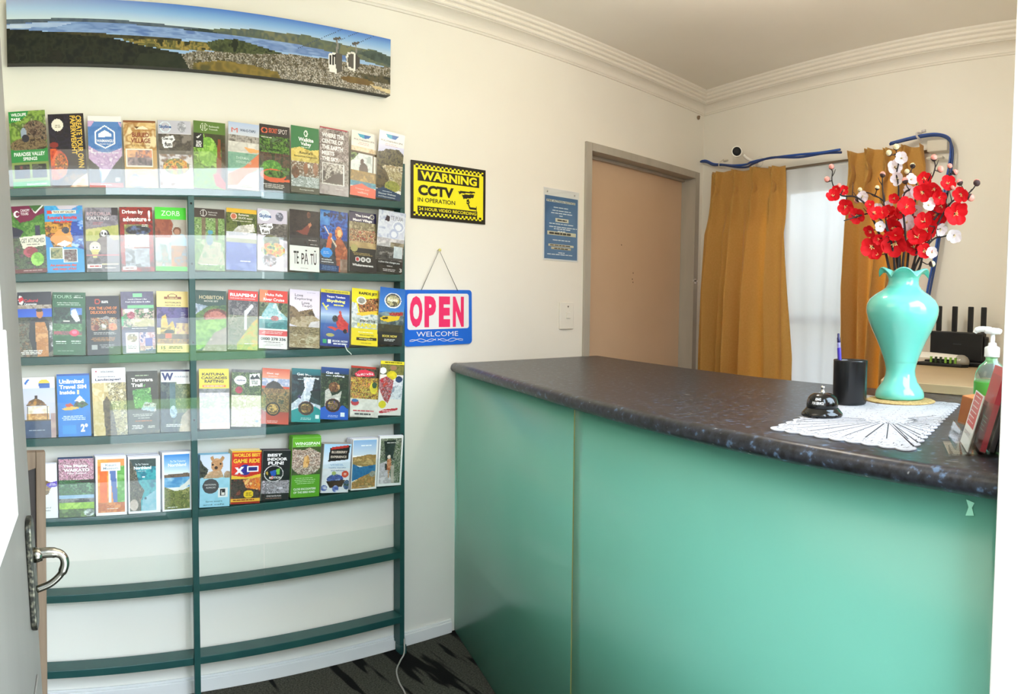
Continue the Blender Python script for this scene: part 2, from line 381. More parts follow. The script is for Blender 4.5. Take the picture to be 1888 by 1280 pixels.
# bullnose front: a rounded section swept along the front edge and closed to the back edge
nrm = []
for i in range(len(TFs)):
    a, b = TFs[max(i - 1, 0)], TFs[min(i + 1, len(TFs) - 1)]
    d = Vector((b[0] - a[0], b[1] - a[1], 0)).normalized(); nrm.append(Vector((-d.y, d.x, 0)))
sec = [(0.05, 0.0), (0.024, 0.0), (0.0175, 0.0)] + [(0.0175 - 0.0175 * math.sin(t), 0.0175 - 0.0175 * math.cos(t)) for t in [math.pi * k / 10 for k in range(1, 10)]] + [(0.0175, 0.035), (0.024, 0.035), (0.05, 0.035)]
v = []
for (x, y), n in zip(TFs, nrm):
    for d, z in sec:
        q = Vector((x, y, 1.005 + z)) + n * d
        v.append((min(max(q.x, 0.001), 2.034), q.y, q.z))
k = len(sec); f = []
for i in range(len(TFs) - 1):
    for j in range(k - 1): f.append((i * k + j, (i + 1) * k + j, (i + 1) * k + j + 1, i * k + j + 1))
wt.add(v, f, 0, True)
nF = len(TFs)
tv = [v[i * k + k - 1] for i in range(nF)] + [(x, y, ZT) for x, y in TB]
bv = [v[i * k] for i in range(nF)] + [(x, y, 1.005) for x, y in TB]
N = len(tv)
wt.add(tv + bv, [tuple(range(N)), tuple(range(N, 2 * N))[::-1]] + [(i, i + 1, N + i + 1, N + i) for i in range(nF, N - 1)])
tag(wt.build('worktop', top_m), 'dark charcoal mottled worktop with a rounded front edge on the mint green counter', 'worktop')
# fawn side cabinet against the back wall, level with the worktop
cab_m = mat('fawn_laminate', 'c4ab83', 0.45, noise=(5, 'bba079', (1, 1, 1), 0.35, 0.75))
_cp = [(1.497, -1.244), (2.034, -1.331), (2.034, -0.478), (1.235, -0.292)]
sc_ = empty('side_cabinet', (1.6, -0.8, 0), 'fawn laminate side cabinet behind the counter carrying the black router', 'cabinet')
_q = [(x - 1.6, y + 0.8) for x, y in _cp]
MB().prism([(x * 0.985 - 0.0, y * 0.985) for x, y in _q], 0.0, 1.040).build('cabinet_body', cab_m, sc_)
MB().prism(_q, 1.0405, 1.066).build('cabinet_top', cab_m, sc_, bevel=0.002)

# ------------------------------------------------------------------ brochure rack on the left wall
rack_m = mat('dark_teal_paint', '1d4a48', 0.38, spec=0.5, noise=(18, '24524d', (1, 1, 1), 0.4, 0.75))
rk = empty('brochure_rack', (0, -2.5, 0), 'dark teal wooden brochure rack with seven shelves fixed to the cream wall', 'brochure rack')
SZ = [1.590, 1.338, 1.088, 0.842, 0.596, 0.359, 0.124]
BT = 0.024                                                              # shelf board thickness
for z in SZ: MB().box((0.009, -0.68, z), (0.070, 0.641, z + BT)).build('shelf', rack_m, rk, bevel=0.0015)
MB().box((0.0705, -0.117, 0.0), (0.082, -0.0975, SZ[0] + 0.001)).build('upright', rack_m, rk, bevel=0.001)
MB().box((0.009, 0.6415, 0.035), (0.053, 0.6605, 1.748)).build('upright', rack_m, rk, bevel=0.001)
MB().box((0.009, -0.699, 0.0), (0.053, -0.6815, 1.748)).build('upright', rack_m, rk, bevel=0.001)
MB().box((0.020, 0.6415, 0.0), (0.060, 0.666, 0.034)).build('foot_block', rack_m, rk, bevel=0.003)
acr_m = clear_sheet('clear_acrylic', gain=0.65)
def sheet(y0, y1, z0, z1, bow):
    m = MB(); n = 24; t = 0.002
    def px(y): return 0.0835 + (0.5 * 0.16 / 0.415 * (y + 0.30) ** 2 if bow and y > -0.30 else 0)
    Y = [y0 + (y1 - y0) * i / n for i in range(n + 1)]
    for d in (0, t):                                        # the two faces keep their own vertices so the edges stay crisp
        m.add([(px(y) + d, y, z) for y in Y for z in (z0, z1)], [(2 * i, 2 * i + 2, 2 * i + 3, 2 * i + 1) for i in range(n)], 0, True)
    for z in (z0, z1): m.add([(px(y) + d, y, z) for y in Y for d in (0, t)], [(2 * i, 2 * i + 2, 2 * i + 3, 2 * i + 1) for i in range(n)])
    for y in (y0, y1): m.add([(px(y), y, z0), (px(y) + t, y, z0), (px(y) + t, y, z1), (px(y), y, z1)], [(0, 1, 2, 3)])
    return m
for i, z in enumerate(SZ[:6]):
    sheet(-0.66, 0.115, z + 0.001, z + 0.133, i < 4).build('acrylic_front', acr_m, rk)
    sheet(0.119, 0.640, z + 0.001, z + 0.133, False).build('acrylic_front', acr_m, rk)
pin_m = mat('black_screw', '1a1a1a', 0.4)
for y, z in ((-0.107, 1.568), (-0.107, 1.385), (-0.107, 1.145), (-0.107, 0.905), (0.650, 1.72), (0.650, 1.30), (0.650, 1.05), (0.650, 0.80)):
    MB().lathe([(0.0001, 0.0015), (0.003, 0.001), (0.0035, 0)], 10, M=Matrix.Translation((0.0822 if y < 0 else 0.0532, y, z)) @ Matrix.Rotation(math.pi / 2, 4, 'Y')).build('screw', pin_m, rk)
# a short white string hanging from the third shelf
tag(MB().tube(catmull([(0.094, -2.096, 1.126), (0.096, -2.090, 1.108), (0.094, -2.078, 1.098), (0.0945, -2.072, 1.092)], 4), 0.0016, 6).build('string', mat('white_string', 'e8efe6', 0.8)), 'short white string caught on the third rack shelf below a blue brochure', 'string')

# ------------------------------------------------------------------ printed covers
paint_m = attr_mat('printed_card', 0.32, 0.5)
matte_m = attr_mat('printed_matte', 0.5, 0.3)
edge_c = 'eceae6'
class Cov:
    """a printed face: a raster of ink colours (u right, v down, both 0..1) plus vector lettering"""
    def __init__(s, base, W=46, H=100):
        s.W, s.H = W, H; s.a = np.zeros((H, W, 3)); s.a[:] = lin(base); s.t = []
        s.u, s.v = np.meshgrid((np.arange(W) + 0.5) / W, (np.arange(H) + 0.5) / H)
    def _box(s, b):
        u0, v0, u1, v1 = b; return (s.u >= u0) & (s.u <= u1) & (s.v >= v0) & (s.v <= v1)
    def r(s, c, *b): s.a[s._box(b)] = lin(c); return s
    def g(s, c0, c1, u0=0, v0=0, u1=1, v1=1):
        k = s._box((u0, v0, u1, v1)); t = ((s.v - v0) / (v1 - v0))[k][:, None]
        s.a[k] = np.array(lin(c0)) * (1 - t) + np.array(lin(c1)) * t; return s
    def e(s, c, u, v, ru, rv):
        s.a[((s.u - u) / ru) ** 2 + ((s.v - v) / rv) ** 2 <= 1] = lin(c); return s
    def _poly(s, q):
        k = np.zeros_like(s.u, bool); n = len(q) // 2
        for i in range(n):
            x0, y0 = q[2 * i], q[2 * i + 1]; x1, y1 = q[(2 * i + 2) % (2 * n)], q[(2 * i + 3) % (2 * n)]
            if y0 != y1: k ^= ((y0 > s.v) != (y1 > s.v)) & (s.u < (x1 - x0) * (s.v - y0) / (y1 - y0) + x0)
        return k
    def p(s, c, *q): s.a[s._poly(q)] = lin(c); return s
    def _noise(s, f, seed, ar):
        rg = np.random.RandomState(seed); tot = 0; amp = 1; w = 0
        for o in range(3):
            fx = f * 1.35 * 2 ** o; fy = fx * ar * s.H / (2.17 * s.W) * 2.17
            G = rg.rand(int(fy) + 3, int(fx) + 3); x = s.u * fx; y = s.v * fy
            xi = x.astype(int); yi = y.astype(int); a = x - xi; b = y - yi
            a = a * a * (3 - 2 * a); b = b * b * (3 - 2 * b)
            tot = tot + amp * (G[yi, xi] * (1 - a) * (1 - b) + G[yi, xi + 1] * a * (1 - b) + G[yi + 1, xi] * (1 - a) * b + G[yi + 1, xi + 1] * a * b)
            w += amp; amp *= 0.8
        return tot / w
    def n(s, cs, f, *b, seed=1, ar=1.0, poly=None, ell=None):
        """a photograph-like mottle of the ink colours cs inside a box, polygon or ellipse"""
        k = s._poly(poly) if poly else (((s.u - ell[0]) / ell[2]) ** 2 + ((s.v - ell[1]) / ell[3]) ** 2 <= 1) if ell else s._box(b or (0, 0, 1, 1))
        z = s._noise(f, seed, ar)[k]
        if not len(z): return s
        z = np.clip((z - 0.30) / 0.40, 0, 0.999) * (len(cs) - 1)
        i = z.astype(int); t = (z - i)[:, None]; C = np.array([lin(c) for c in cs])
        s.a[k] = C[i] * (1 - t) + C[np.minimum(i + 1, len(cs) - 1)] * t; return s
    def T(s, c, text, u0, v0, u1, v1, bold=0.025, rot=0): s.t.append((c, text, u0, v0, u1, v1, bold, rot)); return s
    def L(s, c, u0, v0, u1, rows, h=0.010, gap=0.024, seed=0):
        """rows of small print too fine to read, as broken hairlines"""
        rg = random.Random(seed * 31 + int(v0 * 1000))
        for i in range(rows):
            u = u0 + (u1 - u0) * rg.uniform(0, .12); e = u1 - (u1 - u0) * rg.uniform(0, .15)
            while u < e - 0.02:
                w = min(rg.uniform(0.05, 0.16), e - u); s.t.append((c, None, u, v0 + i * gap, u + w, v0 + i * gap + h, 0, 0)); u += w + 0.018
        return s

def printed(name, cov, w, h, t, material=None, parent=None, M=None, back='d8d6d0'):
    """one mesh: card body w*h*t (origin bottom centre, face +z) with its printed front"""
    W_, H_ = cov.W, cov.H
    xs = np.linspace(-w / 2, w / 2, W_ + 1); ys = np.linspace(h, 0, H_ + 1)
    V = [(x, y, 0.0) for y in ys for x in xs]; F = []; C = []
    for j in range(H_):
        for i in range(W_):
            a = j * (W_ + 1) + i; F.append((a, a + W_ + 1, a + W_ + 2, a + 1)); C.append(tuple(cov.a[j, i]))
    k = len(V); e = 0.0002
    V += [(-w / 2, 0, -e), (w / 2, 0, -e), (w / 2, h, -e), (-w / 2, h, -e), (-w / 2, 0, -t), (w / 2, 0, -t), (w / 2, h, -t), (-w / 2, h, -t)]
    for q in ((4, 7, 6, 5), (0, 4, 5, 1), (1, 5, 6, 2), (2, 6, 7, 3), (3, 7, 4, 0), (0, 1, 2, 3)): F.append(tuple(k + i for i in q)); C.append(lin(back))
    mb = MB(); z = 0.00035
    for c, text, u0, v0, u1, v1, bold, rot in cov.t:
        n0 = len(mb.f); x0, x1 = (u0 - .5) * w, (u1 - .5) * w; y0, y1 = (1 - v1) * h, (1 - v0) * h
        if text is None: mb.add([(x0, y0, z), (x1, y0, z), (x1, y1, z), (x0, y1, z)], [(0, 1, 2, 3)])
        else: letter(mb, text, x0, y0, x1, y1, z, 0, bold=bold, rot=rot)
        k2 = len(mb.f) - n0; mb.m[n0:] = [c] * k2; z += 0.00003
    k = len(V)
    V += mb.v; F += [tuple(i + k for i in f) for f in mb.f]; C += [lin(c) for c in mb.m]
    me = bpy.data.meshes.new(name); me.from_pydata(V, [], F); me.materials.append(material or paint_m)
    ca = me.color_attributes.new('Col', 'FLOAT_COLOR', 'CORNER')
    arr = np.ones((len(me.loops), 4), np.float32); cnt = np.array([len(f) for f in F]); arr[:, :3] = np.repeat(np.array(C, np.float32), cnt, axis=0)
    ca.data.foreach_set('color', arr.ravel())
    o = bpy.data.objects.new(name, me); COL.objects.link(o)
    if parent is not None: o.parent = parent
    if M is not None: o.matrix_local = M
    return o
def face_frame(loc, lean=0.0, roll=0.0, yaw=0.0):
    """upright card facing +X: its x runs along +Y, its y up; lean tips the head back towards the wall"""
    return Matrix.Translation(loc) @ Matrix.Rotation(yaw, 4, 'Z') @ Matrix(((0, 0, 1, 0), (1, 0, 0, 0), (0, 1, 0, 0), (0, 0, 0, 1))) @ Matrix.Rotation(-lean, 4, 'X') @ Matrix.Rotation(roll, 4, 'Z')
# ------------------------------------------------------------------ the sixty brochures
def C(b): return Cov(b)
G1 = ['1c3315', '3f6a24', '6f9a3f', '2a4a1c']; G2 = ['22301a', '4c6a35', '93a869', '3a4a2a']; ROCK = ['3a3230', '7d7068', 'a89c90', '55493f']
DARK = ['0e0d10', '2a2226', '181418', '3b2f2c']; MIX = ['5a2a1c', 'b3812f', '2c3a4a', 'd8c49a', '7d3a2a', '33502c']
BR = [
# row, y bottom, y top, width, z top above shelf bottom, label, cover
(1, -3.085, -3.0953, .1115, .260, 'green brochure with a bird portrait and two small photos, standing first from the left on the top shelf', C('2c8a3a').n(['5a7a2c', '8fae4a', '3f5a20', 'a8b878'], 3, 0, 0, 1, .5, seed=2).n(['3a2a22', '6a5444', '8f7a60', '2a2220'], 9, ell=(.68, .3, .36, .17), seed=3).n(['4a3828', '8a7450', '3a2c20'], 8, ell=(.5, .45, .5, .1), seed=4).e('9aa6b8', .38, .3, .08, .08).e('2c2a34', .42, .36, .1, .05).p('1f8c3c', 0, 0, .55, 0, .5, .06, .28, .13, 0, .15).r('1f8c3c', 0, .515, 1, .67).r('8a9a50', 0, .67, 1, .92).n(DARK + ['5a4a2c', '8a3a3c'], 6, .07, .70, .47, .88, seed=5).n(DARK + ['6a6a5c', '4a4a3c'], 6, .54, .70, .94, .88, seed=6).r('1f9a3c', 0, .92, 1, 1).T('fff', 'WILDLIFE', .07, .025, .48, .065).T('fff', 'PARK', .07, .085, .33, .125).T('fff', 'PARADISE VALLEY', .08, .54, .92, .59).T('fff', 'SPRINGS', .32, .605, .70, .65).T('fff', 'Rotorua, New Zealand', .38, .945, .9, .975, .01)),
(1, -2.9701, -2.9781, .109, .2516, 'black brochure with a glowing orange glass shape and yellow words running downwards on the top shelf', C('17131c').n(['17131c', '241a30', '120f18', '2a1c24'], 3, seed=7).n(['c8321a', 'f0641e', 'd8441a', '8a2412'], 3, ell=(.08, .68, .40, .215), seed=8).n(['6a2414', 'e8742a', '3a1a12', 'f0a040'], 6, ell=(.28, .7, .18, .16), seed=9).n(['4a3a2c', '241c18', '8a6a4a'], 6, poly=(.2, .95, .55, .78, .8, .76, .95, .86, .5, .98, .2, 1), seed=10).n(['e8b080', 'f4d8b8', 'c88a5c'], 3, poly=(.5, 1, .7, .9, 1, .82, 1, 1), seed=11).e('f0e8d8', .25, .15, .165, .085).e('8a2a20', .12, .42, .12, .04).T('e8c04a', 'CREATE YOUR OWN', .77, .03, .93, .74, .03, 1).T('e8c04a', 'PAPERWEIGHT', .61, .03, .76, .56, .03, 1).L('8a7c5c', .17, .15, .34, 2)),
(1, -2.8618, -2.8605, .1035, .2441, 'blue and mauve brochure with a white hexagon badge on the top shelf', C('5a86c4').r('f2ecec', 0, 0, 1, .075).n(['c8a0d0', 'd8b4d8', 'a888c0'], 3, poly=(0, .075, .2, .075, 0, .2), seed=12).p('c8a8d0', 1, .1, .9, .08, 1, .2).n(['5a86c4', '4a78bc', '6a94cc'], 3, 0, .15, 1, .5, seed=13).n(['c8a4d4', 'd8bce0', 'b48cc4', 'f0e4f4'], 4, poly=(0, .42, .3, .5, .6, .52, 1, .44, 1, .62, .62, .8, .38, .92, .36, .78, 0, .62), seed=14).n(['3c3a3c', '555250'], 5, poly=(0, .6, .3, .72, .36, .94, 0, .94), seed=15).n(['3c3a3c', '555250'], 5, poly=(1, .55, .8, .66, .6, .78, .4, .94, 1, .94), seed=16).p('f4f8fc', .5, .125, .8, .22, .8, .39, .5, .46, .2, .39, .2, .22).p('4f7ec0', .5, .145, .76, .232, .76, .38, .5, .44, .24, .38, .24, .232).p('f4f8fc', .3, .25, .5, .2, .7, .25, .7, .29, .3, .3).T('fff', 'WAIMANGU', .25, .33, .75, .37).T('fff', 'VOLCANIC VALLEY', .33, .385, .67, .405, .01).T('f0f4fa', 'see the world anew', .1, .50, .9, .525, .01).e('b8b8b8', .83, .89, .08, .03).r('cc5a58', 0, .94, 1, 1).L('f0c8c8', .3, .957, .7, 1, .014)),
(1, -2.7531, -2.7549, .102, .2341, 'tan and brown brochure with a white painting frame and a grey spiral on the top shelf', C('c89a5a').n(['d8b070', 'e8cc94', 'b07a3c', 'f0dcae'], 2, 0, 0, 1, .42, seed=17).r('8a5028', 0, 0, 1, .03).p('f4e8cc', .35, .13, .6, .075, .78, .13).p('6a4a2c', .35, .09, .5, .09, .4, .125).T('8a3a24', 'BURIED', .26, .18, .78, .25, .03).T('8a3a24', 'VILLAGE', .22, .265, .82, .335, .03).T('8a6a44', 'OF TE WAIROA', .25, .36, .8, .385, .01).r('f4ecdc', .04, .42, .88, .69).n(['d87a6a', 'e8a07a', '8a6a7c', 'f0b48a'], 3, .09, .44, .84, .56, seed=18).n(['5a5462', '8a7a84', 'b49aa0'], 4, .09, .55, .84, .67, seed=19).n(['e8d4a8', 'dcc490', 'd0b47c'], 3, 0, .72, 1, 1, seed=20).e('8c8c98', .3, .85, .14, .06).e('dcc490', .3, .875, .1, .045).e('8c8c98', .42, .96, .3, .04).e('e0cc9c', .45, .945, .28, .03).L('8a7450', .15, .74, .8, 3)),
(1, -2.645, -2.646, .106, .2364, 'pale grey brochure with round gondola picture and white slogan, fifth on the top shelf', C('d8d4dc').r('c4c2ce', 0, 0, 1, .19).n(['b8b8c4', '8a8a94', 'd8d8e0'], 5, ell=(.72, .09, .13, .08), seed=21).e('dce8f0', .22, .1, .17, .085).e('c4c2ce', .22, .1, .14, .07).n(['6a6258', '4a443e', '8a8078'], 4, 0, .2, 1, .5, seed=22).n(['d4ccd4', 'e4dce0', 'b8b0b8', '8a6a5a'], 4, 0, .5, 1, 1, seed=23).n(['c84a2a', 'e8b84a', '5a4a44', '8a9a4a'], 5, ell=(.5, .68, .4, .12), seed=24).p('f4f4f4', .1, .255, .45, .22, .5, .29, .42, .32, .42, .40, .15, .41, .12, .35).T('2a5a9a', 'Skyline', .04, .07, .4, .13, .03).T('2c2824', 'Get up', .13, .25, .44, .30, .03).T('2c2824', 'fun', .18, .32, .38, .385, .03)),
(1, -2.5409, -2.5315, .1045, .2399, 'olive green brochure of a red tree trunk among ferns on the top shelf', C('6a8a3a').n(['4f7a2c', '8cb84a', '2f5220', 'a4c860'], 6, 0, .17, 1, 1, seed=25).n(['3a3a20', '4a4a2c'], 4, .35, .17, 1, .4, seed=26).n(['8cc04a', '6aa03a', 'a4d060'], 5, ell=(.45, .45, .3, .22), seed=27).r('5e7c34', 0, 0, 1, .175).p('8a4a28', .76, .25, .84, .25, .88, .8, .70, .8).n(['3a2c1c', '5a4a30'], 5, .88, .3, 1, .95, seed=28).p('b83a28', .6, .78, .78, .76, 1, .9, 1, 1, .7, .95).r('2c2c28', .0, .185, .31, .40).p('f0f0f0', .08, .25, .24, .2, .14, .265).L('e8e8e8', .07, .30, .27, 4, .016, .024).e('e8ecd8', .33, .085, .115, .06).e('5e7c34', .33, .085, .10, .052).r('e8ecd8', .29, .05, .315, .12).r('e8ecd8', .345, .05, .37, .12).T('e0e4d0', 'Redwoods', .48, .055, .8, .085, .01).T('e0e4d0', 'Treewalk', .48, .1, .76, .125, .01)),
(1, -2.433, -2.4201, .1035, .2417, 'pale brochure of a bright orange-edged thermal pool under a steaming sky on the top shelf', C('c8d0e4').g('b4c4e4', 'd4d8e0', 0, 0, 1, .2).n(['8a8480', 'b8b0a8', '6a645c'], 5, 0, .19, 1, .32, seed=29).n(['d8d4cc', 'c8c4bc', 'e4e0d8'], 3, 0, .29, 1, .46, seed=30).n(['7aa894', '8cb8a0', '6a9a84'], 3, 0, .45, 1, .74, seed=31).p('e8845a', 0, .78, .5, .66, .85, .5, 1, .43, 1, .66, .6, .78, .3, .94, 0, .96).p('f0b070', .5, .36, 1, .38, 1, .42, .7, .44).n(['d8ccb4', 'e4d8c4', 'c4b8a0'], 5, poly=(0, .97, .3, .94, .6, .8, 1, .68, 1, 1, 0, 1), seed=32).T('d86a5a', 'M', .1, .085, .3, .155, .0).T('3a4a6a', 'WAI-O-TAPU', .38, .09, .88, .13, .02).T('d0e4d8', 'THERMAL', .25, .51, .7, .55, .01).T('d0e4d8', 'WONDERLAND', .25, .57, .75, .61, .01).L('8a7c6a', .3, .93, .8, 2)),
(1, -2.3255, -2.3143, .1045, .2439, 'dark forest brochure with an orange looping line across it on the top shelf', C('3a3634').n(G1 + ['3a3a2c', '5a7a4a'], 5, 0, .16, 1, .75, seed=33).n(['4a3a34', '6a4a3c', '2a3a24'], 5, 0, .42, 1, .62, seed=34).n(['5a9a3c', '3c7a2c', '7ab84a'], 6, ell=(.4, .63, .32, .1), seed=35).g('4a4440', '3c3836', 0, .74, 1, 1).r('37312f', 0, 0, 1, .17).e('e8643c', .45, .755, .42, .095).n(G1, 6, ell=(.5, .735, .38, .06), seed=36).p('e8643c', .15, .8, .4, .83, 1, .80, 1, .835, .4, .865, .15, .83).T('e06a48', 'SECRET', .3, .05, .6, .12, .02).T('e8e0dc', 'SPOT', .62, .05, .92, .12, .0).e('e06a48', .16, .09, .11, .045).e('37312f', .16, .09, .07, .028).L('e4dcd8', .05, .19, .45, 1).L('e4dcd8', .1, .89, .85, 3)),
(1, -2.2218, -2.2101, .100, .2471, 'green and sand brochure of bathers in a hot spring on the top shelf', C('3c8a50').r('3a7c4a', 0, 0, 1, .34).n(['d8c060', 'e4d078', 'b8a04a'], 4, poly=(0, .35, .3, .31, .7, .35, 1, .32, 1, .55, 0, .55), seed=37).n(['d4ccc4', '6a5444', '8a6a54', 'e4e0dc'], 6, 0, .53, 1, .8, seed=38).n(['e0e4e8', 'b8c0c4', '7a8480', 'c8d0d4'], 8, 0, .75, 1, .92, seed=39, ar=2).n(['5a4234', '8a5a44'], 4, ell=(.16, .7, .13, .09), seed=40).n(['8a5a44', 'a8745a'], 4, ell=(.52, .63, .08, .09), seed=41).n(['b88a74', '8a5a44'], 4, ell=(.87, .62, .09, .1), seed=42).n(['4c4a3c', '5a5848'], 3, 0, .91, 1, 1, seed=43).e('e8f0e8', .53, .1, .07, .05).e('3a7c4a', .52, .1, .035, .028).T('fff', 'Waikite', .26, .165, .80, .225, .03).T('fff', 'Valley', .34, .235, .72, .30, .03).L('d0e4d4', .35, .305, .7, 1).T('4a4424', 'Rotorua’s', .3, .375, .76, .415, .02).T('4a4424', 'favourite hotpools', .1, .435, .94, .475, .015).T('f0ece8', 'hotpools', .3, .94, .8, .965, .01)),
(1, -2.1158, -2.1014, .108, .254, 'grey brown brochure with five lines of heavy white capitals above a framed photo on the top shelf', C('7a6a66').n(['6a5c58', 'a89c98', '4a3e3c', 'c4b8b4', '8a7c78'], 5, seed=44).n(['a8989c', 'b8acb0', '988a8c'], 3, 0, .84, 1, 1, seed=45).r('a83c48', 0, 0, .95, .015).r('f0ecec', .08, .53, .84, .85).n(['4a3e3c', '8a7c78', 'e0d8d4', '5a4c48'], 5, .11, .545, .81, .835, seed=46).p('5a4a48', .11, .835, .45, .7, .81, .66, .81, .835).T('f4f0f0', 'WHERE THE', .07, .085, .84, .15, .045).T('f4f0f0', 'CENTRE OF', .07, .175, .80, .24, .045).T('f4f0f0', 'THE EARTH', .07, .265, .80, .33, .045).T('f4f0f0', 'MEETS', .07, .355, .50, .415, .045).T('f4f0f0', 'THE SKY.', .07, .44, .66, .50, .045).L('e0d8d8', .5, .9, .82, 1)),
(1, -2.0116, -1.9899, .0985, .253, 'white-topped brochure with a blue bowl mark and an orange-red foot on the top shelf', C('f0e8e0').n(['d8c4a0', 'e8d8c0', 'c4a880'], 3, 0, .24, 1, .34, seed=47).r('5a4a34', 0, .31, 1, .345).r('d4dcdc', .04, .345, .84, .64).n(['c4ccd0', 'e0e4e4', 'a8b4b4'], 3, .08, .36, .82, .62, seed=48).n(G2, 5, poly=(0, .34, .3, .34, .1, .45, 0, .48), seed=49).r('5a4a34', .84, .34, .9, .66).e('4a342c', .44, .47, .07, .05).n(['5a4038', '3a2a28'], 4, ell=(.5, .58, .17, .1), seed=50).n(['a8823c', '8a6a34', 'c49c54'], 5, 0, .61, 1, .8, seed=51).n(['3a8aa0', '2a6a98', '4aa0b4'], 4, 0, .77, 1, .85, seed=52).p('e8502c', 0, .87, .25, .83, .45, .80, .7, .84, 1, .86, 1, 1, 0, 1).p('2a6ab0', .24, .045, .76, .045, .66, .09, .5, .1, .34, .09).p('3aa0c0', .24, .045, .5, .045, .5, .1, .34, .09).T('5a5450', 'POLYNESIAN SPA', .1, .12, .9, .145, .0).L('c48a84', .25, .17, .75, 2, .006).T('f4d8cc', 'Discover your', .2, .875, .75, .905, .01).T('f4d8cc', 'wellbeing', .28, .925, .7, .965, .01)),
(1, -1.9046, -1.8839, .1025, .2581, 'white-topped brochure with a blue bowl mark and dark trees over a navy foot, last on the top shelf', C('f0ecec').g('d4d4ec', 'c0c4e4', 0, .2, 1, .33).n(['2a2418', '4a4428', '6a6440', '1c180f'], 6, poly=(0, .32, .2, .3, .3, .26, .8, .24, 1, .3, 1, .6, 0, .6), seed=53).n(['c4b48c', '8a744c', 'e4d8bc', '5a4830'], 5, poly=(.3, .5, 1, .48, 1, .85, 0, .85, 0, .6), seed=54).n(['4a3c28', '6a5838', '2f2618'], 5, poly=(0, .5, .35, .58, .5, .7, .3, .86, 0, .86), seed=55).n(['8a8a3c', 'a8a44a', '6a7a2c'], 6, ell=(.65, .8, .3, .08), seed=56).p('163c64', 0, .88, .3, .83, .6, .86, 1, .9, 1, 1, 0, 1).p('2a6ab0', .26, .045, .76, .045, .66, .095, .5, .105, .34, .09).p('3aa0c0', .26, .045, .5, .045, .5, .105, .34, .09).T('5a5450', 'POLYNESIAN SPA', .08, .13, .94, .155, .0).L('c4949c', .25, .18, .75, 2, .006).L('b8c8dc', .25, .885, .7, 1).T('e4ecf4', 'Discover Wellness', .12, .915, .8, .94, .01).T('e4ecf4', 'and Rejuvenation', .12, .96, .78, .985, .01)),
(2, -3.0943, -3.1, .1, .2305, 'brochure of treetop walkers with a maroon blob logo, first from the left on the second shelf', C('3c6a28').n(['2f5a1c', '4f8a2c', '3a6a24', '6a9a44'], 5, 0, .1, 1, .5, seed=57).p('7a1440', 0, 0, .55, 0, .7, .1, 1, .04, 1, .12, .75, .16, .62, .22, .25, .25, .05, .14).p('f0ece8', .62, .04, .72, .1, .95, .0, 1, .0, .74, .13, .68, .1).n(['2a2a3c', '3a3040'], 4, poly=(0, .3, .2, .34, .35, .38, .2, .48, 0, .5), seed=58).n(['2a2a3c', '3c3c50'], 4, poly=(.7, .3, .85, .3, .85, .48, .7, .5), seed=59).n(['2f3a20', '5a6a44', '22301a', '6a4a4c'], 6, 0, .48, 1, .95, seed=60).p('f0e8d4', .2, .47, 1, .44, 1, .60, .3, .64).n(['a82a3c', '8a2430', 'c04a5c'], 4, ell=(.52, .69, .22, .08), seed=61).n(['8ac83c', '6aac2c', 'a4dc5c'], 4, ell=(.72, .8, .2, .1), seed=62).r('6a2420', 0, .94, 1, 1).e('f4f0f0', .16, .12, .09, .05).e('7a1440', .18, .12, .06, .03).T('f0e4e8', 'CANOPY', .28, .05, .56, .09, .02).T('f0e4e8', 'TOURS', .28, .10, .52, .14, .02).T('3a2c28', 'GET ATTACHED', .26, .49, .96, .555, .01).L('5a4c44', .4, .575, .9, 1).L('d8b4b0', .25, .96, .9, 1)),
(2, -2.9901, -2.9935, .1175, .2297, 'bright blue brochure of a yellow robot-like creature with red outlined slogans on the second shelf', C('2a9cdc').n(['4ab8ec', '2a9cdc', '6a8cd0'], 4, 0, 0, 1, .25, seed=63).p('d8ccd8', .3, 0, .9, 0, .7, .06, .4, .06).n(['8a5a1c', 'e0a030', '3a2a1c', 'c8682c'], 4, 0, .24, .75, .62, seed=64).n(['1a4ab0', '0f3a94', '3a7cd8', 'b0d0f4'], 4, poly=(.7, .25, 1, .22, 1, .66, .6, .6), seed=65).p('e89a4a', .1, .5, .35, .36, .62, .32, .72, .5, .66, .62, .3, .6).n(['3a3a44', '5a5a6a'], 4, ell=(.54, .37, .1, .05), seed=66).p('f0f0f0', .28, .58, .5, .52, .7, .56, .5, .62).p('2a8cdc', 0, .45, .12, .48, .2, .62, 0, .62).r('e8eef4', .1, .62, .45, .8).r('e8eef4', .45, .65, .83, .85).n(['8a8a5c', 'b0a87a', '5a6a4a'], 6, .125, .635, .43, .785, seed=67).n(['b0a09c', '5a2c2c', '8a7c80', '3a3034'], 6, .475, .665, .81, .835, seed=68).p('e4482c', .06, .075, .18, .07, .19, .115, .07, .12).r('f4ecdc', .2, .075, .82, .12).T('3a3a3a', 'TRICK ART GALLERY', .22, .08, .8, .112, .02).T('d8342c', 'Rotorua’s favourite', .08, .15, .84, .205, .045).T('d8342c', 'Art Gallery', .22, .22, .72, .265, .045).T('e04438', 'An awesome day', .1, .87, .8, .915, .045).T('e04438', 'with heaps of fun!', .16, .925, .78, .97, .045)),
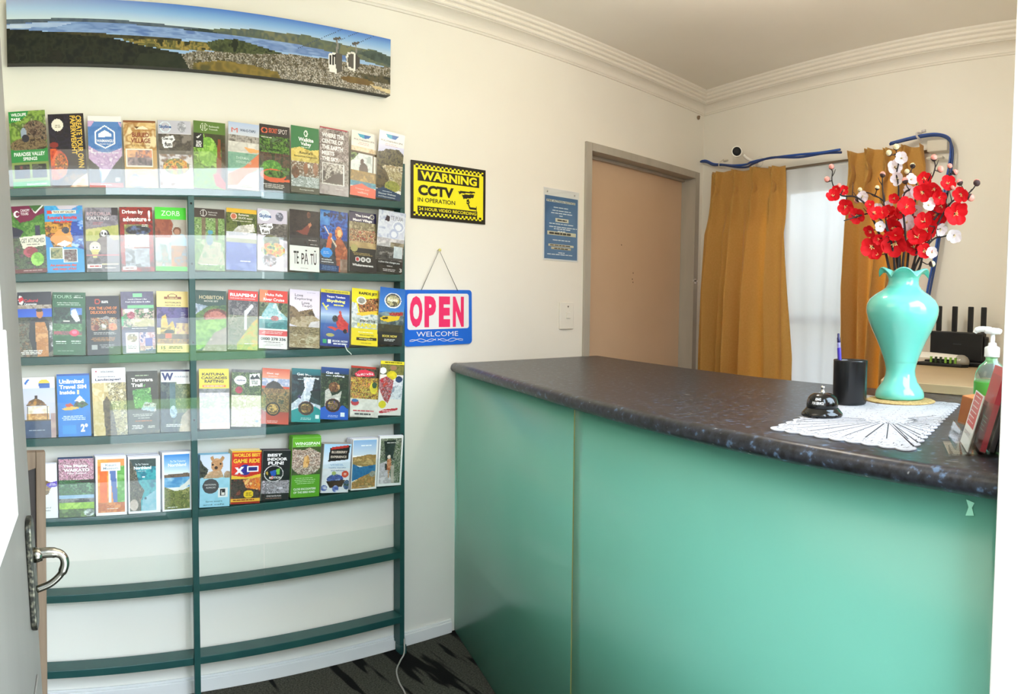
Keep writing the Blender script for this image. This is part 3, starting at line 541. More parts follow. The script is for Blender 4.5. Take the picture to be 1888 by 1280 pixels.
(2, -2.8764, -2.8758, .102, .2222, 'grey and lime brochure with two cartoon racers on the second shelf', C('8a8288').n(['7a7480', '9a94a0', '5c5660'], 3, 0, 0, 1, .3, seed=69).r('342c30', .8, 0, 1, .12).n(['b8b870', 'a8ac5c', 'c8c484'], 3, poly=(0, .34, 1, .27, 1, .5, 0, .55), seed=70).n(['77707a', '8a838c', '66606a'], 4, 0, .52, 1, 1, seed=71).e('3a383c', .57, .43, .16, .085).e('f0f0f0', .55, .4, .1, .05).e('2c2a2c', .5, .4, .03, .025).e('2c2a2c', .6, .41, .03, .025).n(['8a8088', '6a6470'], 4, ell=(.6, .58, .3, .13), seed=72).e('e4dccc', .27, .62, .17, .09).e('fff', .21, .62, .06, .035).e('fff', .34, .62, .06, .035).e('3a342c', .22, .62, .02, .014).e('3a342c', .33, .62, .02, .014).p('dccc8c', .14, .65, .4, .65, .32, .78, .2, .78).r('c47c84', 0, .73, 1, .745).r('f4f0f0', .02, .885, .46, .935).L('c03c40', .05, .9, .43, 1, .02).r('e0d4b4', .46, .875, .95, .89).T('d8b4bc', 'ROTORUA', .05, .07, .78, .125, .0).T('e4e0e4', 'KARTING', .06, .14, .72, .195, .0).L('b87880', .2, .23, .55, 2).L('e4dcd4', .5, .93, .92, 1, .014)),
(2, -2.7697, -2.769, .1035, .2245, 'red-bordered brochure of a black off-road car with a big white exclamation mark on the second shelf', C('8a1c18').n(['7a1814', 'a8281c', '5a100e'], 3, seed=73).n(['a8a454', '6a6a34', '8a8a5c'], 5, .13, .27, .88, .42, seed=74).n(['1c1c20', '34343c', '5a6a94'], 5, ell=(.55, .36, .38, .075), seed=75).n(['d4d0c8', 'b0aca4', 'e8e4e0', '8a8a8a'], 4, .13, .42, .88, .62, seed=76).n(['8a8a94', 'b0b4c0', '6a6a72'], 4, .13, .64, .88, .93, seed=77).r('f4f0ec', .05, .925, .46, .97).L('8a2420', .09, .938, .42, 1, .016).T('f8f4f0', 'Driven by', .08, .045, .72, .12, .04).T('f8f4f0', 'adventure', .1, .15, .82, .225, .04).T('f8f4f0', '!', .86, .05, .94, .22, .04).L('e8e0dc', .65, .27, .85, 2).L('f0ecec', .12, .615, .4, 1, .02)),
(2, -2.6665, -2.6619, .1, .2241, 'lime green and clay brochure of a person in profile on the second shelf beside the divider', C('b8b0a4').r('52dc3c', 0, 0, 1, .19).n(['8a4430', 'a05438', '74382a'], 3, poly=(0, .19, .5, .19, .58, .27, .53, .36, .55, .46, .3, .52, 0, .5), seed=78).n(['c4bcb0', 'b4aca0'], 3, .58, .19, 1, .45, seed=79).e('7a5038', .7, .37, .13, .065).e('b8846a', .7, .385, .09, .045).n(['a8b4b4', 'c4d0d4', '8a9a94', 'b8a8a0'], 3, 0, .48, .5, .93, seed=80).p('b0d0e4', .5, .44, .9, .42, 1, .5, 1, .6, .5, .62).n(['c89470', 'b0805c', '8aa0b0'], 3, .5, .6, 1, .93, seed=81).r('52dc3c', 0, .93, 1, 1).T('e4fce0', 'ZORB', .2, .055, .8, .135, .01)),
(2, -2.5442, -2.535, .1, .2235, 'brown-topped brochure of a forest swing walk on the second shelf beside the divider', C('7a9a54').n(['6a8a44', '9ab874', '4a6a34', 'b8c894'], 6, 0, .14, 1, 1, seed=82).n(['6a5a44', '8a785c'], 4, .25, .14, .37, .5, seed=83).n(['5a4c38', '7a6a50'], 4, .7, .14, .78, .5, seed=84).n(['a8a48c', 'c4b8a0', '8aa07c'], 5, poly=(.1, .9, .4, .5, .9, .55, 1, .9), seed=85).e('5aa0b8', .53, .38, .09, .035).n(['8a9c9c', '6a8490'], 4, ell=(.5, .5, .12, .09), seed=86).r('4a3c34', 0, 0, 1, .145).e('ece8e0', .3, .075, .11, .055).e('4a3c34', .3, .075, .095, .047).r('ece8e0', .285, .035, .315, .115).T('dcd4cc', 'Redwoods', .46, .045, .76, .07, .01).T('dcd4cc', 'Altitude', .46, .085, .72, .108, .01).L('e4ecdc', .1, .9, .8, 1)),
(2, -2.4422, -2.4305, .1025, .2253, 'olive brochure with a yellow top band and a white boat vehicle on the second shelf', C('5a6430').n(['4c5828', '6a7434', '3c4820'], 5, 0, .06, 1, .4, seed=87).r('e8b830', 0, 0, 1, .065).n(['d4d4d0', 'b0aca0', 'ece8e0'], 4, poly=(.2, .38, .4, .28, .9, .23, .95, .36, .5, .4), seed=88).n(['e4e4ea', 'c8ccd8', 'f0f0f4'], 3, 0, .38, 1, .5, seed=89).n(['8a8a6a', 'a8a484'], 4, 0, .48, 1, .56, seed=90).n(['5a68b8', '4a58a8', '7a88c8'], 3, 0, .55, 1, 1, seed=91).e('e4c8b0', .24, .13, .11, .055).e('c86a4a', .24, .13, .08, .04).T('f0e8d8', 'Rotorua', .4, .08, .74, .115, .02).T('f0e8d8', 'DUCK tours', .4, .135, .86, .165, .02).L('d8d0b8', .15, .195, .85, 1).L('f0f0f4', .45, .84, .85, 1, .016)),
(2, -2.3359, -2.3245, .104, .2277, 'pale brochure of a carting ride, round badge and white slogan on the second shelf', C('d4ccdc').g('d8d0e0', 'c8c0d0', 0, 0, 1, .25).e('f0f4f8', .24, .11, .2, .09).e('dfe6f0', .24, .11, .17, .075).n(['8a8a9c', '5a5a6a', 'b8b8cc'], 5, ell=(.74, .11, .13, .075), seed=92).n(['6a625c', '4c4844', '8a827c'], 4, poly=(0, .25, 1, .22, 1, .5, .4, .44, 0, .42), seed=93).n(['d8ccdc', 'e4dce4', 'c8bccc'], 3, 0, .5, 1, 1, seed=94).n(['8a8a5c', '5a5a4c', 'b0b08a'], 5, ell=(.45, .52, .3, .1), seed=95).n(['e88a2c', 'c8442c', 'e8c84a', '4a8a4c', '5a4a4c'], 6, ell=(.52, .66, .4, .12), seed=96).n(['8a7474', '6a5a60', 'd8ccd4', 'a83c34'], 6, ell=(.4, .83, .24, .1), seed=97).p('f4f4f4', .06, .27, .5, .23, .52, .3, .42, .33, .42, .4, .14, .42, .1, .36).T('2a5a9a', 'Skyline', .06, .085, .46, .16, .03).T('2c2824', 'Get up', .1, .26, .48, .315, .03).T('2c2824', 'fun', .15, .335, .38, .395, .03)),
(2, -2.2261, -2.2141, .1065, .2294, 'black and white brochure with tall narrow black capitals below a dark performer photo on the second shelf', C('2c2422').n(['241c18', '342a24', '1c1614'], 4, 0, 0, 1, .42, seed=98).p('7a3c30', .2, .35, .4, .33, .68, .2, .74, .22, .6, .4, .45, .4).p('b87a5a', .62, .22, .72, .19, .74, .25, .66, .28).n(['8a5a44', '4a2c24'], 5, ell=(.65, .07, .07, .05), seed=99).r('343030', 0, .42, 1, .59).r('f0eeec', 0, .59, 1, 1).T('201c1c', 'TE', .13, .68, .30, .885, .01).T('201c1c', 'PĀ', .39, .65, .62, .885, .01).T('201c1c', 'TŪ', .69, .65, .9, .885, .01).L('d8d0cc', .62, .48, .95, 1).L('d8d0cc', .66, .55, .95, 1).L('8a8480', .35, .95, .65, 1, .006)),
(2, -2.1202, -2.1033, .103, .234, 'deep blue brochure of a spear-holding performer with a bright blue disc on the second shelf', C('1a3a8a').n(['1c4aa8', '123078', '2a6ac8', '0f1c4a'], 3, 0, 0, 1, .5, seed=100).n(['2c3040', '4a4a54', '3a3030'], 4, 0, .48, 1, 1, seed=101).n(['4a90d0', '2a6ab8'], 3, 0, 0, .35, .25, seed=102).n(['a85a34', 'd88a54', '8a4228', 'e8b07a'], 4, ell=(.68, .36, .14, .11), seed=103).n(['b8603c', '8a4630', 'd07c54'], 4, poly=(.58, .46, .8, .46, 1, .62, 1, 1, .65, 1, .55, .65), seed=104).p('c4603c', .22, .62, .3, .42, .42, .4, .44, .48, .4, .62).p('d8c8b8', .14, .27, .18, .27, .62, .58, .58, .6).n(['c87a4a', 'a85a34'], 3, ell=(.38, .41, .06, .04), seed=105).e('2a90e8', .24, .7, .21, .085).n(['a89084', '7a5c4c'], 4, .75, .78, 1, 1, seed=106).T('0f2048', 'MITAI', .12, .045, .93, .11, .04).e('e8b87a', .7, .36, .08, .06).L('b8d0f0', .12, .685, .36, 2).T('f0f4f8', 'An authentic', .06, .80, .44, .825, .02).T('f0f4f8', 'experience', .06, .84, .5, .868, .02).r('16386c', 0, .9, .7, 1).L('6a90c4', .06, .92, .62, 3)),
(2, -2.0113, -1.9972, .1045, .2349, 'purple-topped brochure with a crowd photo and three round marks on black on the second shelf', C('241f24').r('241c44', 0, 0, 1, .2).n(['8a6a4c', 'c49468', '4a3428', 'd8b890', '3a4a34', 'a84c3c'], 7, 0, .18, 1, .6, seed=107).n(['8a8460', '6a5c40', 'b0a480'], 5, 0, .17, 1, .3, seed=108).n(['a88c60', 'c4a878'], 4, 0, .5, 1, .6, seed=109).r('1f1b1e', 0, .61, 1, 1).e('b0a468', .17, .61, .13, .06).e('c8c4b0', .85, .06, .08, .04).e('241c44', .85, .06, .06, .03).e('e8e4e4', .3, .79, .09, .042).e('c03c40', .29, .79, .06, .03).e('e8e4e4', .5, .79, .09, .042).e('8a8484', .5, .79, .05, .025).e('e8e4e4', .7, .79, .09, .042).e('6a6464', .7, .79, .05, .025).T('f8f4f4', 'The Living', .22, .045, .76, .095, .03).T('f8f4f4', 'Maori Village', .13, .115, .84, .17, .03).L('b8a060', .1, .685, .85, 2).T('f8f4f4', 'Whakarewarewa', .1, .865, .88, .905, .03)),
(2, -1.9003, -1.8831, .11, .2409, 'pale silver brochure of a dark geyser landscape, last on the second shelf', C('c8ccd8').n(['c4c8d8', 'd8dce4', 'a8b0c8'], 3, 0, 0, 1, .48, seed=110).e('dfe2ea', .75, .24, .22, .1).e('b0b8d0', .75, .24, .18, .08).e('dfe2ea', .75, .25, .12, .05).e('b0b8d0', .6, .36, .16, .08).e('dfe2ea', .6, .37, .11, .05).n(['c0bcc0', 'a8a4a8', 'd8d4d4'], 4, 0, .44, 1, .6, seed=111).n(['7a6c58', 'a89c84', '4a4034'], 5, .5, .5, 1, .58, seed=112).n(['3a3838', '5c5858', '242222', '8a8484'], 6, 0, .58, 1, .8, seed=113).n(['d8dce0', 'b8c0c8'], 4, .62, .56, .95, .75, seed=114).n(['1c1a1a', '2a2626'], 4, 0, .8, 1, 1, seed=115).p('3a2c34', .24, .16, .3, .07, .42, .09, .4, .17).T('5a5464', 'TE PUIA', .44, .075, .9, .14, .0).T('f4f4f4', 'a place that changes you', .1, .815, .88, .85, .01).L('e0dcdc', .4, .885, .65, 1).L('e0dcdc', .25, .94, .75, 2, .008).T('f0ecec', '3', .88, .91, .97, .97, .02)),
(3, -3.0855, -3.0861, .105, .221, 'brochure of a person in a tan feathered cloak against a blue sky, first from the left on the third shelf', C('2a2428').r('2a262c', 0, 0, 1, .24).n(['8a7a6a', 'b0a494', '6a5c50'], 5, 0, .2, 1, .27, seed=116).g('1a4ab8', '2a62d0', 0, .26, 1, .42).n(['2a3a20', '4a4a30', '1c2418'], 5, 0, .39, 1, .5, seed=117).n(['5a5240', '7a7460', '3a3828', '8a6a4c'], 6, 0, .48, 1, 1, seed=118).p('221c1c', .35, .45, .5, .4, .75, .4, .95, .46, 1, .9, .8, .98, .45, .98, .3, .7).n(['c8843c', 'b06c2c', 'dca060'], 5, poly=(.5, .47, .78, .47, .86, .6, .86, 1, .55, 1, .5, .7), seed=119).n(['e0e0e0', '8a8484', '3a3434'], 8, poly=(.9, .46, 1, .47, 1, .85, .93, .85), seed=120).e('c07a44', .64, .34, .1, .07).e('1c1416', .63, .285, .1, .03).p('d8d4d0', .03, .12, .06, .05, .15, .07, .18, .16, .12, .2, .05, .18).p('c8202c', .02, .1, .14, .07, .2, .12, .06, .16).T('d8303c', 'Cultural', .2, .11, .6, .155, .02).T('f0f0f0', 'Ceremonies', .2, .17, .56, .2, .02).L('e4dcd4', .06, .9, .72, 3, .014)),
(3, -2.986, -2.9796, .1025, .2177, 'dark green tours brochure with a white fountain photo and a pink flower on the third shelf', C('1f5c34').n(['1c5630', '236238'], 3, seed=121).n(['14281c', '22402c', '0f2016', '3a5a44'], 5, .02, .24, .9, .52, seed=122).n(['3a6ab8', '5a8ad0'], 3, .55, .25, .9, .36, seed=123).n(['e8ecec', 'c0ccd0'], 4, poly=(.58, .28, .7, .26, .84, .46, .7, .47, .55, .36), seed=124).n(['4a7a4c', '2f6034', '6a9a6a'], 5, .02, .5, .9, .7, seed=125).r('d8d8cc', .32, .455, .52, .465).n(['b84c5c', '8a5a5c', '3a4a34'], 7, .05, .62, .9, .68, seed=126).e('d83c5c', .66, .645, .14, .055).e('f0789c', .66, .635, .08, .03).T('a8d0b0', 'TOURS', .03, .045, .58, .095, .0).T('e8f4e8', 'with a', .67, .045, .85, .06, .01).T('e8f4e8', 'difference', .64, .07, .92, .09, .02).T('e4f0e4', 'Audio Village Experience', .13, .16, .8, .18, .02).L('c4dcc8', .1, .195, .85, 1).L('e4f0e4', .1, .778, .44, 1, .014).L('e4f0e4', .56, .772, .9, 1, .014).L('c4dcc8', .08, .81, .45, 1).L('c4dcc8', .56, .805, .9, 1).L('a8c8ac', .08, .93, .75, 1, .006)),
(3, -2.879, -2.877, .104, .2049, 'black brochure with orange capitals above bowls of food on the third shelf', C('1a1a20').n(['3a3028', 'b8763c', '8a4a34', '241e1c', 'd8b890', '6a5a3c'], 9, .12, .37, .92, .58, seed=127).p('8a8684', .35, .4, .6, .34, .78, .4).n(['d8622c', 'e8884a', 'b8441c'], 5, ell=(.78, .53, .12, .06), seed=128).n(['8a3a2c', '5a2420', 'b07054'], 5, ell=(.25, .54, .13, .055), seed=129).n(['e4dcd0', '8a8478', '3a342c'], 6, ell=(.5, .52, .1, .045), seed=130).e('b0402c', .34, .095, .09, .05).e('1a1a20', .34, .095, .05, .025).L('f0f0f0', .46, .085, .68, 2, .014).T('e8883c', 'FOR THE LOVE OF', .1, .185, .92, .235, .02).T('e8883c', 'DELICIOUS FOOD', .13, .255, .9, .305, .02).L('d8d4d0', .18, .62, .88, 2, .008).L('c8843c', .12, .71, .9, 3, .01).r('a8a8a8', .12, .83, .30, .91).L('b8b8b8', .36, .83, .85, 3, .008)),
(3, -2.7708, -2.7699, .104, .2166, 'lavender grey menu brochure with a small green label and round dish photos on the third shelf', C('5f5a74').n(['5a566e', '6a6580'], 3, seed=131).r('8ad8a0', .36, .035, .66, .09).r('7ac08c', .2, .225, 1, .265).r('8a4a5c', 0, .265, .05, .6).n(['b8a890', '8a8a74', 'd8c8b8', '4a3a3c', '5a8a5c'], 6, .05, .28, 1, .57, seed=132).r('f0eef0', .1, .28, .4, .34).r('f4f4f6', .7, .285, .82, .34).n(['c87a8a', '8a2c3c', 'e8c8d0'], 5, ell=(.3, .38, .12, .06), seed=133).n(['c8b890', 'a8a070', 'e4d8b0'], 5, ell=(.65, .5, .35, .07), seed=134).r('4aa870', 0, .4, .06, .55).r('4c4a58', .05, .575, .75, .62).r('f2f0f4', .1, .66, .5, .98).n(['8a7a5c', 'b8a47c', '4c4030', 'd8d0b8'], 6, ell=(.3, .745, .16, .07), seed=135).n(['d8b0b4', 'b07c84', 'e8ccd0', '5a5a94'], 5, .52, .66, 1, .95, seed=136).n(['4a4a94', '5c5ca8'], 3, .7, .75, .92, .88, seed=137).T('f0f0f4', 'Lunch | Dinner | Bar', .22, .115, .8, .14, .02).T('f0f0f4', 'Fresh local dishes & coffee', .14, .155, .9, .178, .02).L('5a5664', .15, .86, .45, 3, .008).L('e8e8f0', .3, .59, .8, 1)),
(3, -2.6659, -2.66, .1015, .216, 'cream and dusk-blue brochure of a lit old corner pub on the third shelf beside the divider', C('f0d890').n(['5a5488', '6a5c94', '4a4470', '7a6a94'], 3, 0, .265, 1, .6, seed=138).n(['c8a440', 'e0bc5c', '8a7030'], 5, poly=(.1, .72, .15, .42, .28, .38, .36, .56, .5, .48, .56, .58, .58, .75, .1, .76), seed=139).n(['c89a8a', 'e4c47a', 'a87c6c'], 4, .6, .52, 1, .74, seed=140).n(['4a4034', '6a5a44', '8a7454'], 5, 0, .7, 1, .8, seed=141).p('3c4438', .22, .67, .3, .63, .5, .63, .56, .67, .5, .69, .25, .69).n(['e0602c', 'c8481c'], 3, .26, .69, .46, .77, seed=142).n(['8a7458', 'c89a4a', '6a5440', 'b08444'], 5, 0, .78, 1, .86, seed=143).r('f0d890', 0, .86, 1, 1).e('8a4c30', .5, .085, .16, .045).e('f0d890', .5, .08, .12, .03).r('8a4c30', .24, .095, .78, .13).L('f0d890', .3, .106, .72, 1, .012).T('4a3424', 'ROTORUA’S', .27, .175, .76, .2, .02).T('4a3424', 'HISTORIC PUB', .27, .222, .76, .24, .01).T('3a2c1c', '15', .13, .9, .26, .95, .03).L('4a3c28', .32, .9, .8, 2, .014).L('6a5838', .15, .965, .8, 1, .006).L('d8d4e4', .75, .35, .92, 4, .006)),
(3, -2.5431, -2.5338, .102, .2176, 'dark green brochure of a grassy hillside with a rounded red door on the third shelf beside the divider', C('2f4a40').n(['2c463c', '365246'], 3, 0, 0, 1, .22, seed=144).n(['8a9aac', 'b8c0d0', '5a646c'], 4, poly=(0, .22, .4, .26, .2, .4, 0, .42), seed=145).n(['4a6434', '6a8a3c', '34502a'], 5, poly=(0, .4, .4, .26, 1, .24, 1, .5, 0, .5), seed=146).n(['5a3020', '8a4a34', '3a2018'], 4, ell=(.68, .44, .42, .14), seed=147).n(['a85a4a', 'c07a6a', '8a4234'], 4, ell=(.66, .46, .34, .12), seed=148).n(['5a8a34', '7aac44', '9ac45c'], 5, poly=(0, .5, 1, .46, 1, .75, .5, .9, 0, 1), seed=149).n(['a89c8c', '8a8070', 'c0b4a4'], 4, poly=(.2, 1, .6, .7, 1, .6, 1, 1), seed=150).T('d8c8a0', 'HOBBITON', .12, .085, .9, .145, .01).T('e0dcd0', 'MOVIE SET', .28, .165, .74, .19, .01)),
(3, -2.4407, -2.428, .101, .2171, 'red-topped brochure of grey rock and a waterfall with one big white word on the third shelf', C('c83030').n(['5a5456', '3c3a3c', '8a8484', '6a6466'], 7, 0, .17, 1, .45, seed=151).n(['e0e4ec', 'c8ccd8'], 4, poly=(.55, .34, .8, .22, .86, .26, .62, .42, .6, .6, .52, .6), seed=152).n(['8a8a78', '5a6a44', 'a8a08c', '4a5a34'], 6, 0, .42, 1, 1, seed=153).n(['c8a43c', 'a8b04a', '8a9a3c'], 6, poly=(.3, .9, .8, .55, 1, .45, 1, 1, .3, 1), seed=154).n(['e4e8f0', 'ccd4dc'], 3, .54, .42, .62, .66, seed=155).r('dc3830', 0, .01, 1, .17).T('fff', 'RUAPEHU', .06, .05, .94, .105, .045).T('fce4e0', 'OUR DARK SKY OUTDOORS', .06, .125, .9, .145, .01).L('f0f0e8', .55, .89, .9, 1)),
(3, -2.3364, -2.3219, .0985, .2178, 'red and white brochure of a turquoise river with a big black phone number on the third shelf', C('f2ece8').r('e04030', 0, 0, 1, .205).p('e88a5c', 0, 0, .3, 0, .2, .2, 0, .2).n(['5a6a44', '3c5230', '8a9064', '2a3a24'], 5, 0, .21, 1, .46, seed=156).n(['a8ccd0', '7ab4bc', 'd8e8e8'], 4, poly=(.35, .22, .6, .22, .7, .34, 1, .46, 1, .66, 0, .66, .1, .42), seed=157).n(['3a8c90', '2a747c', '5aa8a8'], 4, 0, .5, 1, .66, seed=158).n(['a83038', 'c04848', '6a2024'], 4, ell=(.55, .48, .14, .045), seed=159).r('e04848', 0, .69, 1, .775).T('fff', 'Huka Falls', .2, .055, .82, .1, .02).T('fff', 'River Cruise', .14, .135, .88, .185, .02).L('f8d8d4', .1, .71, .9, 2, .01).T('2c2c30', '0800 278 336', .06, .81, .95, .86, .035).L('6a6464', .12, .885, .85, 1).L('8a8484', .2, .92, .9, 2, .006)),
(3, -2.2286, -2.2139, .109, .219, 'pale pink-skied brochure of a rocky lake shore with four slender dark words on the third shelf', C('e4dcec').g('e0d8ec', 'e8dce4', 0, 0, 1, .35).n(['6a5438', '8a7450', '4a3c28'], 5, poly=(0, .28, .15, .3, .3, .38, .75, .32, .85, .45, .7, .55, 0, .6), seed=160).n(['a8906c', 'c4b094', '8a7450'], 5, poly=(.1, .48, .8, .44, 1, .5, 1, .66, .4, .66, 0, .6), seed=161).n(['e8e0e4', 'd0c4c8'], 4, poly=(.7, .55, 1, .52, 1, .66, .6, .66), seed=162).n(['8a744c', '6a5838', 'a8946c', '5a4a30'], 5, 0, .64, 1, .78, seed=163, ar=2).n(['b09c78', '8a744c', 'c8b898'], 5, 0, .77, 1, 1, seed=164, ar=2).e('c0b090', .45, .9, .12, .045).e('8a7448', .45, .9, .1, .035).T('4a4450', 'Love', .17, .07, .44, .12, .01).T('4a4450', 'Exploring', .17, .135, .74, .185, .01).T('4a4450', 'Love', .4, .2, .66, .245, .01).T('4a4450', 'Taupō', .4, .25, .74, .305, .01).L('8a7c9a', .55, .04, .9, 1, .005)),
(3, -2.1166, -2.099, .109, .2202, 'blue brochure of a red-suited skydiver falling with a yellow top strip on the third shelf', C('1c3c9c').r('e8d830', 0, 0, 1, .065).g('1a2f8c', '2a54b8', 0, .065, 1, .28).g('2a58bc', 'b8d0ec', 0, .28, 1, .45).g('a8c4e4', '4a74b4', 0, .45, 1, .6).g('3a64b0', '182f84', 0, .6, 1, 1).p('d8d44a', .03, .25, .08, .24, .25, .36, .2, .37).p('e8e48c', .14, .31, .26, .27, .28, .29, .18, .33).n(['c82c34', 'e04c48', '8a1c24', 'f0a0a0'], 5, poly=(.5, .52, .65, .42, .8, .5, .97, .58, .95, .74, .85, .72, .7, .7, .6, .68), seed=165).n(['3a4450', '5a6470', '242c34'], 4, ell=(.5, .51, .1, .06), seed=166).p('d84c44', .22, .66, .4, .65, .62, .68, .5, .72).p('c8544c', .62, .37, .7, .36, .74, .46, .68, .47).e('2a2c34', .85, .72, .07, .04).T('2c2c60', 'NZ HIGHEST RATED SKYDIVE', .14, .018, .95, .045, .01).T('fff', 'Taupo Tandem', .2, .105, .84, .15, .025).T('f4f08c', 'Skydiving', .2, .17, .84, .235, .045).L('e8e070', .44, .255, .82, 1, .026).e('b8b068', .34, .8, .14, .03).r('3aa86c', .08, .88, .22, .95).r('f4f4f4', .26, .88, .38, .95).T('fff', 'BOOK NOW', .42, .885, .95, .92, .02).L('e8ecf8', .42, .938, .95, 1, .024)),
(3, -2.007, -1.9877, .1035, .2244, 'yellow brochure of a packed rapids jetboat with black-edged slogan on the third shelf', C('f4dc28').p('f0e020', 0, 0, 1, 0, 1, .2, .3, .2, 0, .25).n(['2a241c', '5a4a34', 'c87a4a', '1c1814', 'e0b070'], 7, poly=(.2, .2, 1, .14, 1, .42, .3, .42), seed=167).e('e8e8e0', .36, .21, .18, .07).n(['b8b4a8', '8a8a80'], 4, ell=(.36, .21, .13, .05), seed=168).n(['c4ccd0', 'e4e8e8', '8aa0a8'], 4, poly=(0, .25, .18, .26, .25, .42, 1, .44, 1, .56, 0, .56), seed=169).p('e8c43c', .15, .46, .3, .42, 1, .36, 1, .41, .4, .48).n(['d0d4cc', 'a8b4b4', 'f0f0e8'], 4, 0, .52, 1, .7, seed=170).p('f4dc28', 0, .76, .3, .74, .5, .71, 1, .70, 1, 1, 0, 1).T('2a2418', 'RAPIDS JET', .26, .055, .95, .115, .045).T('3a3428', 'JETBOAT THE', .3, .545, .9, .6, .04).T('f8e430', 'RAPIDS!', .22, .605, .94, .68, .05).L('f8f4d8', .25, .76, .9, 1, .012).L('8a7c1c', .25, .81, .9, 1, .012).p('2a2618', .2, .865, .95, .85, .95, .9, .2, .91).L('f0e8b0', .28, .877, .88, 1, .01).L('8a7c1c', .35, .95, .8, 1, .008)),
(3, -1.8979, -1.8812, .1035, .227, 'blue brochure of a yellow jetboat with an oval badge, last on the third shelf', C('2a6cc0').g('2464b8', '4a8cd4', 0, 0, 1, .42).e('f4f4f0', .53, .22, .33, .135).e('4a5058', .53, .215, .29, .115).n(['c8b060', '8a8a7c', 'e0d8a0', '5a5440'], 6, ell=(.53, .22, .25, .095), seed=171).n(['5a7480', '8aa0a8'], 4, poly=(0, .45, .3, .42, 1, .4, 1, .5, 0, .5), seed=172).n(['c43c34', '8a2c2c', 'e06a5c'], 8, poly=(.4, .44, .95, .41, .95, .47, .45, .49), seed=173).n(['3c5060', '5a6c74', '8a9a98'], 5, 0, .48, 1, .68, seed=174).p('f0cc28', .05, .54, .2, .5, .85, .48, .8, .55, .4, .6, .12, .58).p('3a3a2c', .12, .53, .35, .505, .4, .54, .2, .56).n(['4c4a34', '3a3c34', '5c5c44'], 4, 0, .64, 1, .78, seed=175).n(['23282c', '2c3236'], 3, 0, .77, 1, 1, seed=176).T('f4f0d8', 'Rapids', .33, .18, .72, .25, .05).T('f0d860', 'BOOK NOW', .2, .825, .78, .865, .03).L('e4e8e8', .25, .895, .7, 2, .012)),
(4, -3.0796, -3.0811, .1, .2074, 'brochure of a lighthouse lantern at sunset with a blue and yellow disc, first from the left on the fourth shelf', C('c4c4d8').r('eceaee', 0, 0, 1, .18).g('c0c8e0', 'd0c8d4', 0, .18, 1, .6).n(['e8e4ec', 'f4ecdc', 'e0c8a8'], 3, .12, .48, .8, .72, seed=177).p('5a4424', .1, .47, .2, .39, .4, .34, .6, .39, .75, .47).n(['8a5c20', '5a4020', 'b8802c'], 4, poly=(.1, .47, .2, .4, .4, .36, .6, .4, .75, .47), seed=178).r('3a2c20', .36, .305, .46, .35).n(['e8b878', 'c8945c', 'b07c50'], 5, .1, .6, .8, .72, seed=179).r('4a3c30', .13, .48, .15, .72).r('4a3c30', .75, .48, .77, .72).r('6a5840', .05, .7, .88, .725).n(['3c4a68', '465676'], 3, 0, .725, .84, 1, seed=180).n(['c4a8a0', 'b09090'], 3, .84, .6, 1, 1, seed=181).e('f0c43c', .67, .105, .17, .07).n(['3a6ab8', '2f5ca8'], 3, .5, .105, .84, .18, seed=182).r('eceaee', .5, .15, .53, .18).p('2a6ac0', .05, .1, .15, .03, .23, .03, .1, .12).L('d4dce8', .15, .87, .7, 1, .008)),
(4, -2.9734, -2.9746, .102, .2146, 'bright blue brochure with white travel words and a small mountain island drawing on the fourth shelf', C('1a78d0').n(['1878d0', '1c80d8'], 2, seed=183).r('1450a8', 0, 0, 1, .025).p('e8b84c', .12, .555, .35, .52, .62, .53, .66, .555, .4, .58, .2, .575).p('c04428', .22, .49, .4, .47, .5, .52, .3, .53).n(['2f5a2c', '4a6a3c', '3a3430'], 5, poly=(.48, .52, .62, .4, .7, .36, .78, .42, .95, .5, .75, .55), seed=184).p('f4f4f8', .52, .44, .62, .38, .69, .35, .78, .4, .86, .45, .74, .44, .68, .46, .6, .44).T('fff', 'Unlimited', .07, .085, .82, .155, .04).T('fff', 'Travel SIM', .07, .175, .90, .24, .04).T('fff', 'inside', .08, .265, .55, .325, .04).r('f0d8a0', .6, .265, .67, .325).L('cfe4f8', .12, .67, .85, 3, .014, .027).r('2a90dc', .12, .82, .55, .96).T('fff', '2°', .68, .8, .9, .93, .05)),
(4, -2.8641, -2.8656, .106, .2299, 'white-topped brochure of a golden fern-lit cliff standing taller than its neighbours on the fourth shelf', C('f2eef0').n(['c8b480', 'b09a60', 'e0d0a0'], 4, 0, .22, 1, 1, seed=185).n(['d8c48c', 'c8b074', 'e8d8a8'], 3, 0, .22, .35, 1, seed=186).n(['4a3c28', '6a5838', '34291c'], 5, poly=(.3, .5, .42, .42, .55, .52, .66, .8, .72, 1, .35, 1), seed=187).n(['8a7a50', 'c8b884', '5a5034', 'e8dcb0'], 6, poly=(.45, .22, 1, .22, 1, 1, .7, 1, .58, .6, .48, .42), seed=188).p('c03048', .1, .04, .13, .065, .16, .04).T('4a4450', 'VOLCANIC', .26, .045, .66, .07, .02).T('2c2c50', 'Extraordinary', .18, .12, .7, .145, .02).T('2c2c50', 'Landscapes!', .1, .155, .85, .2, .035)),
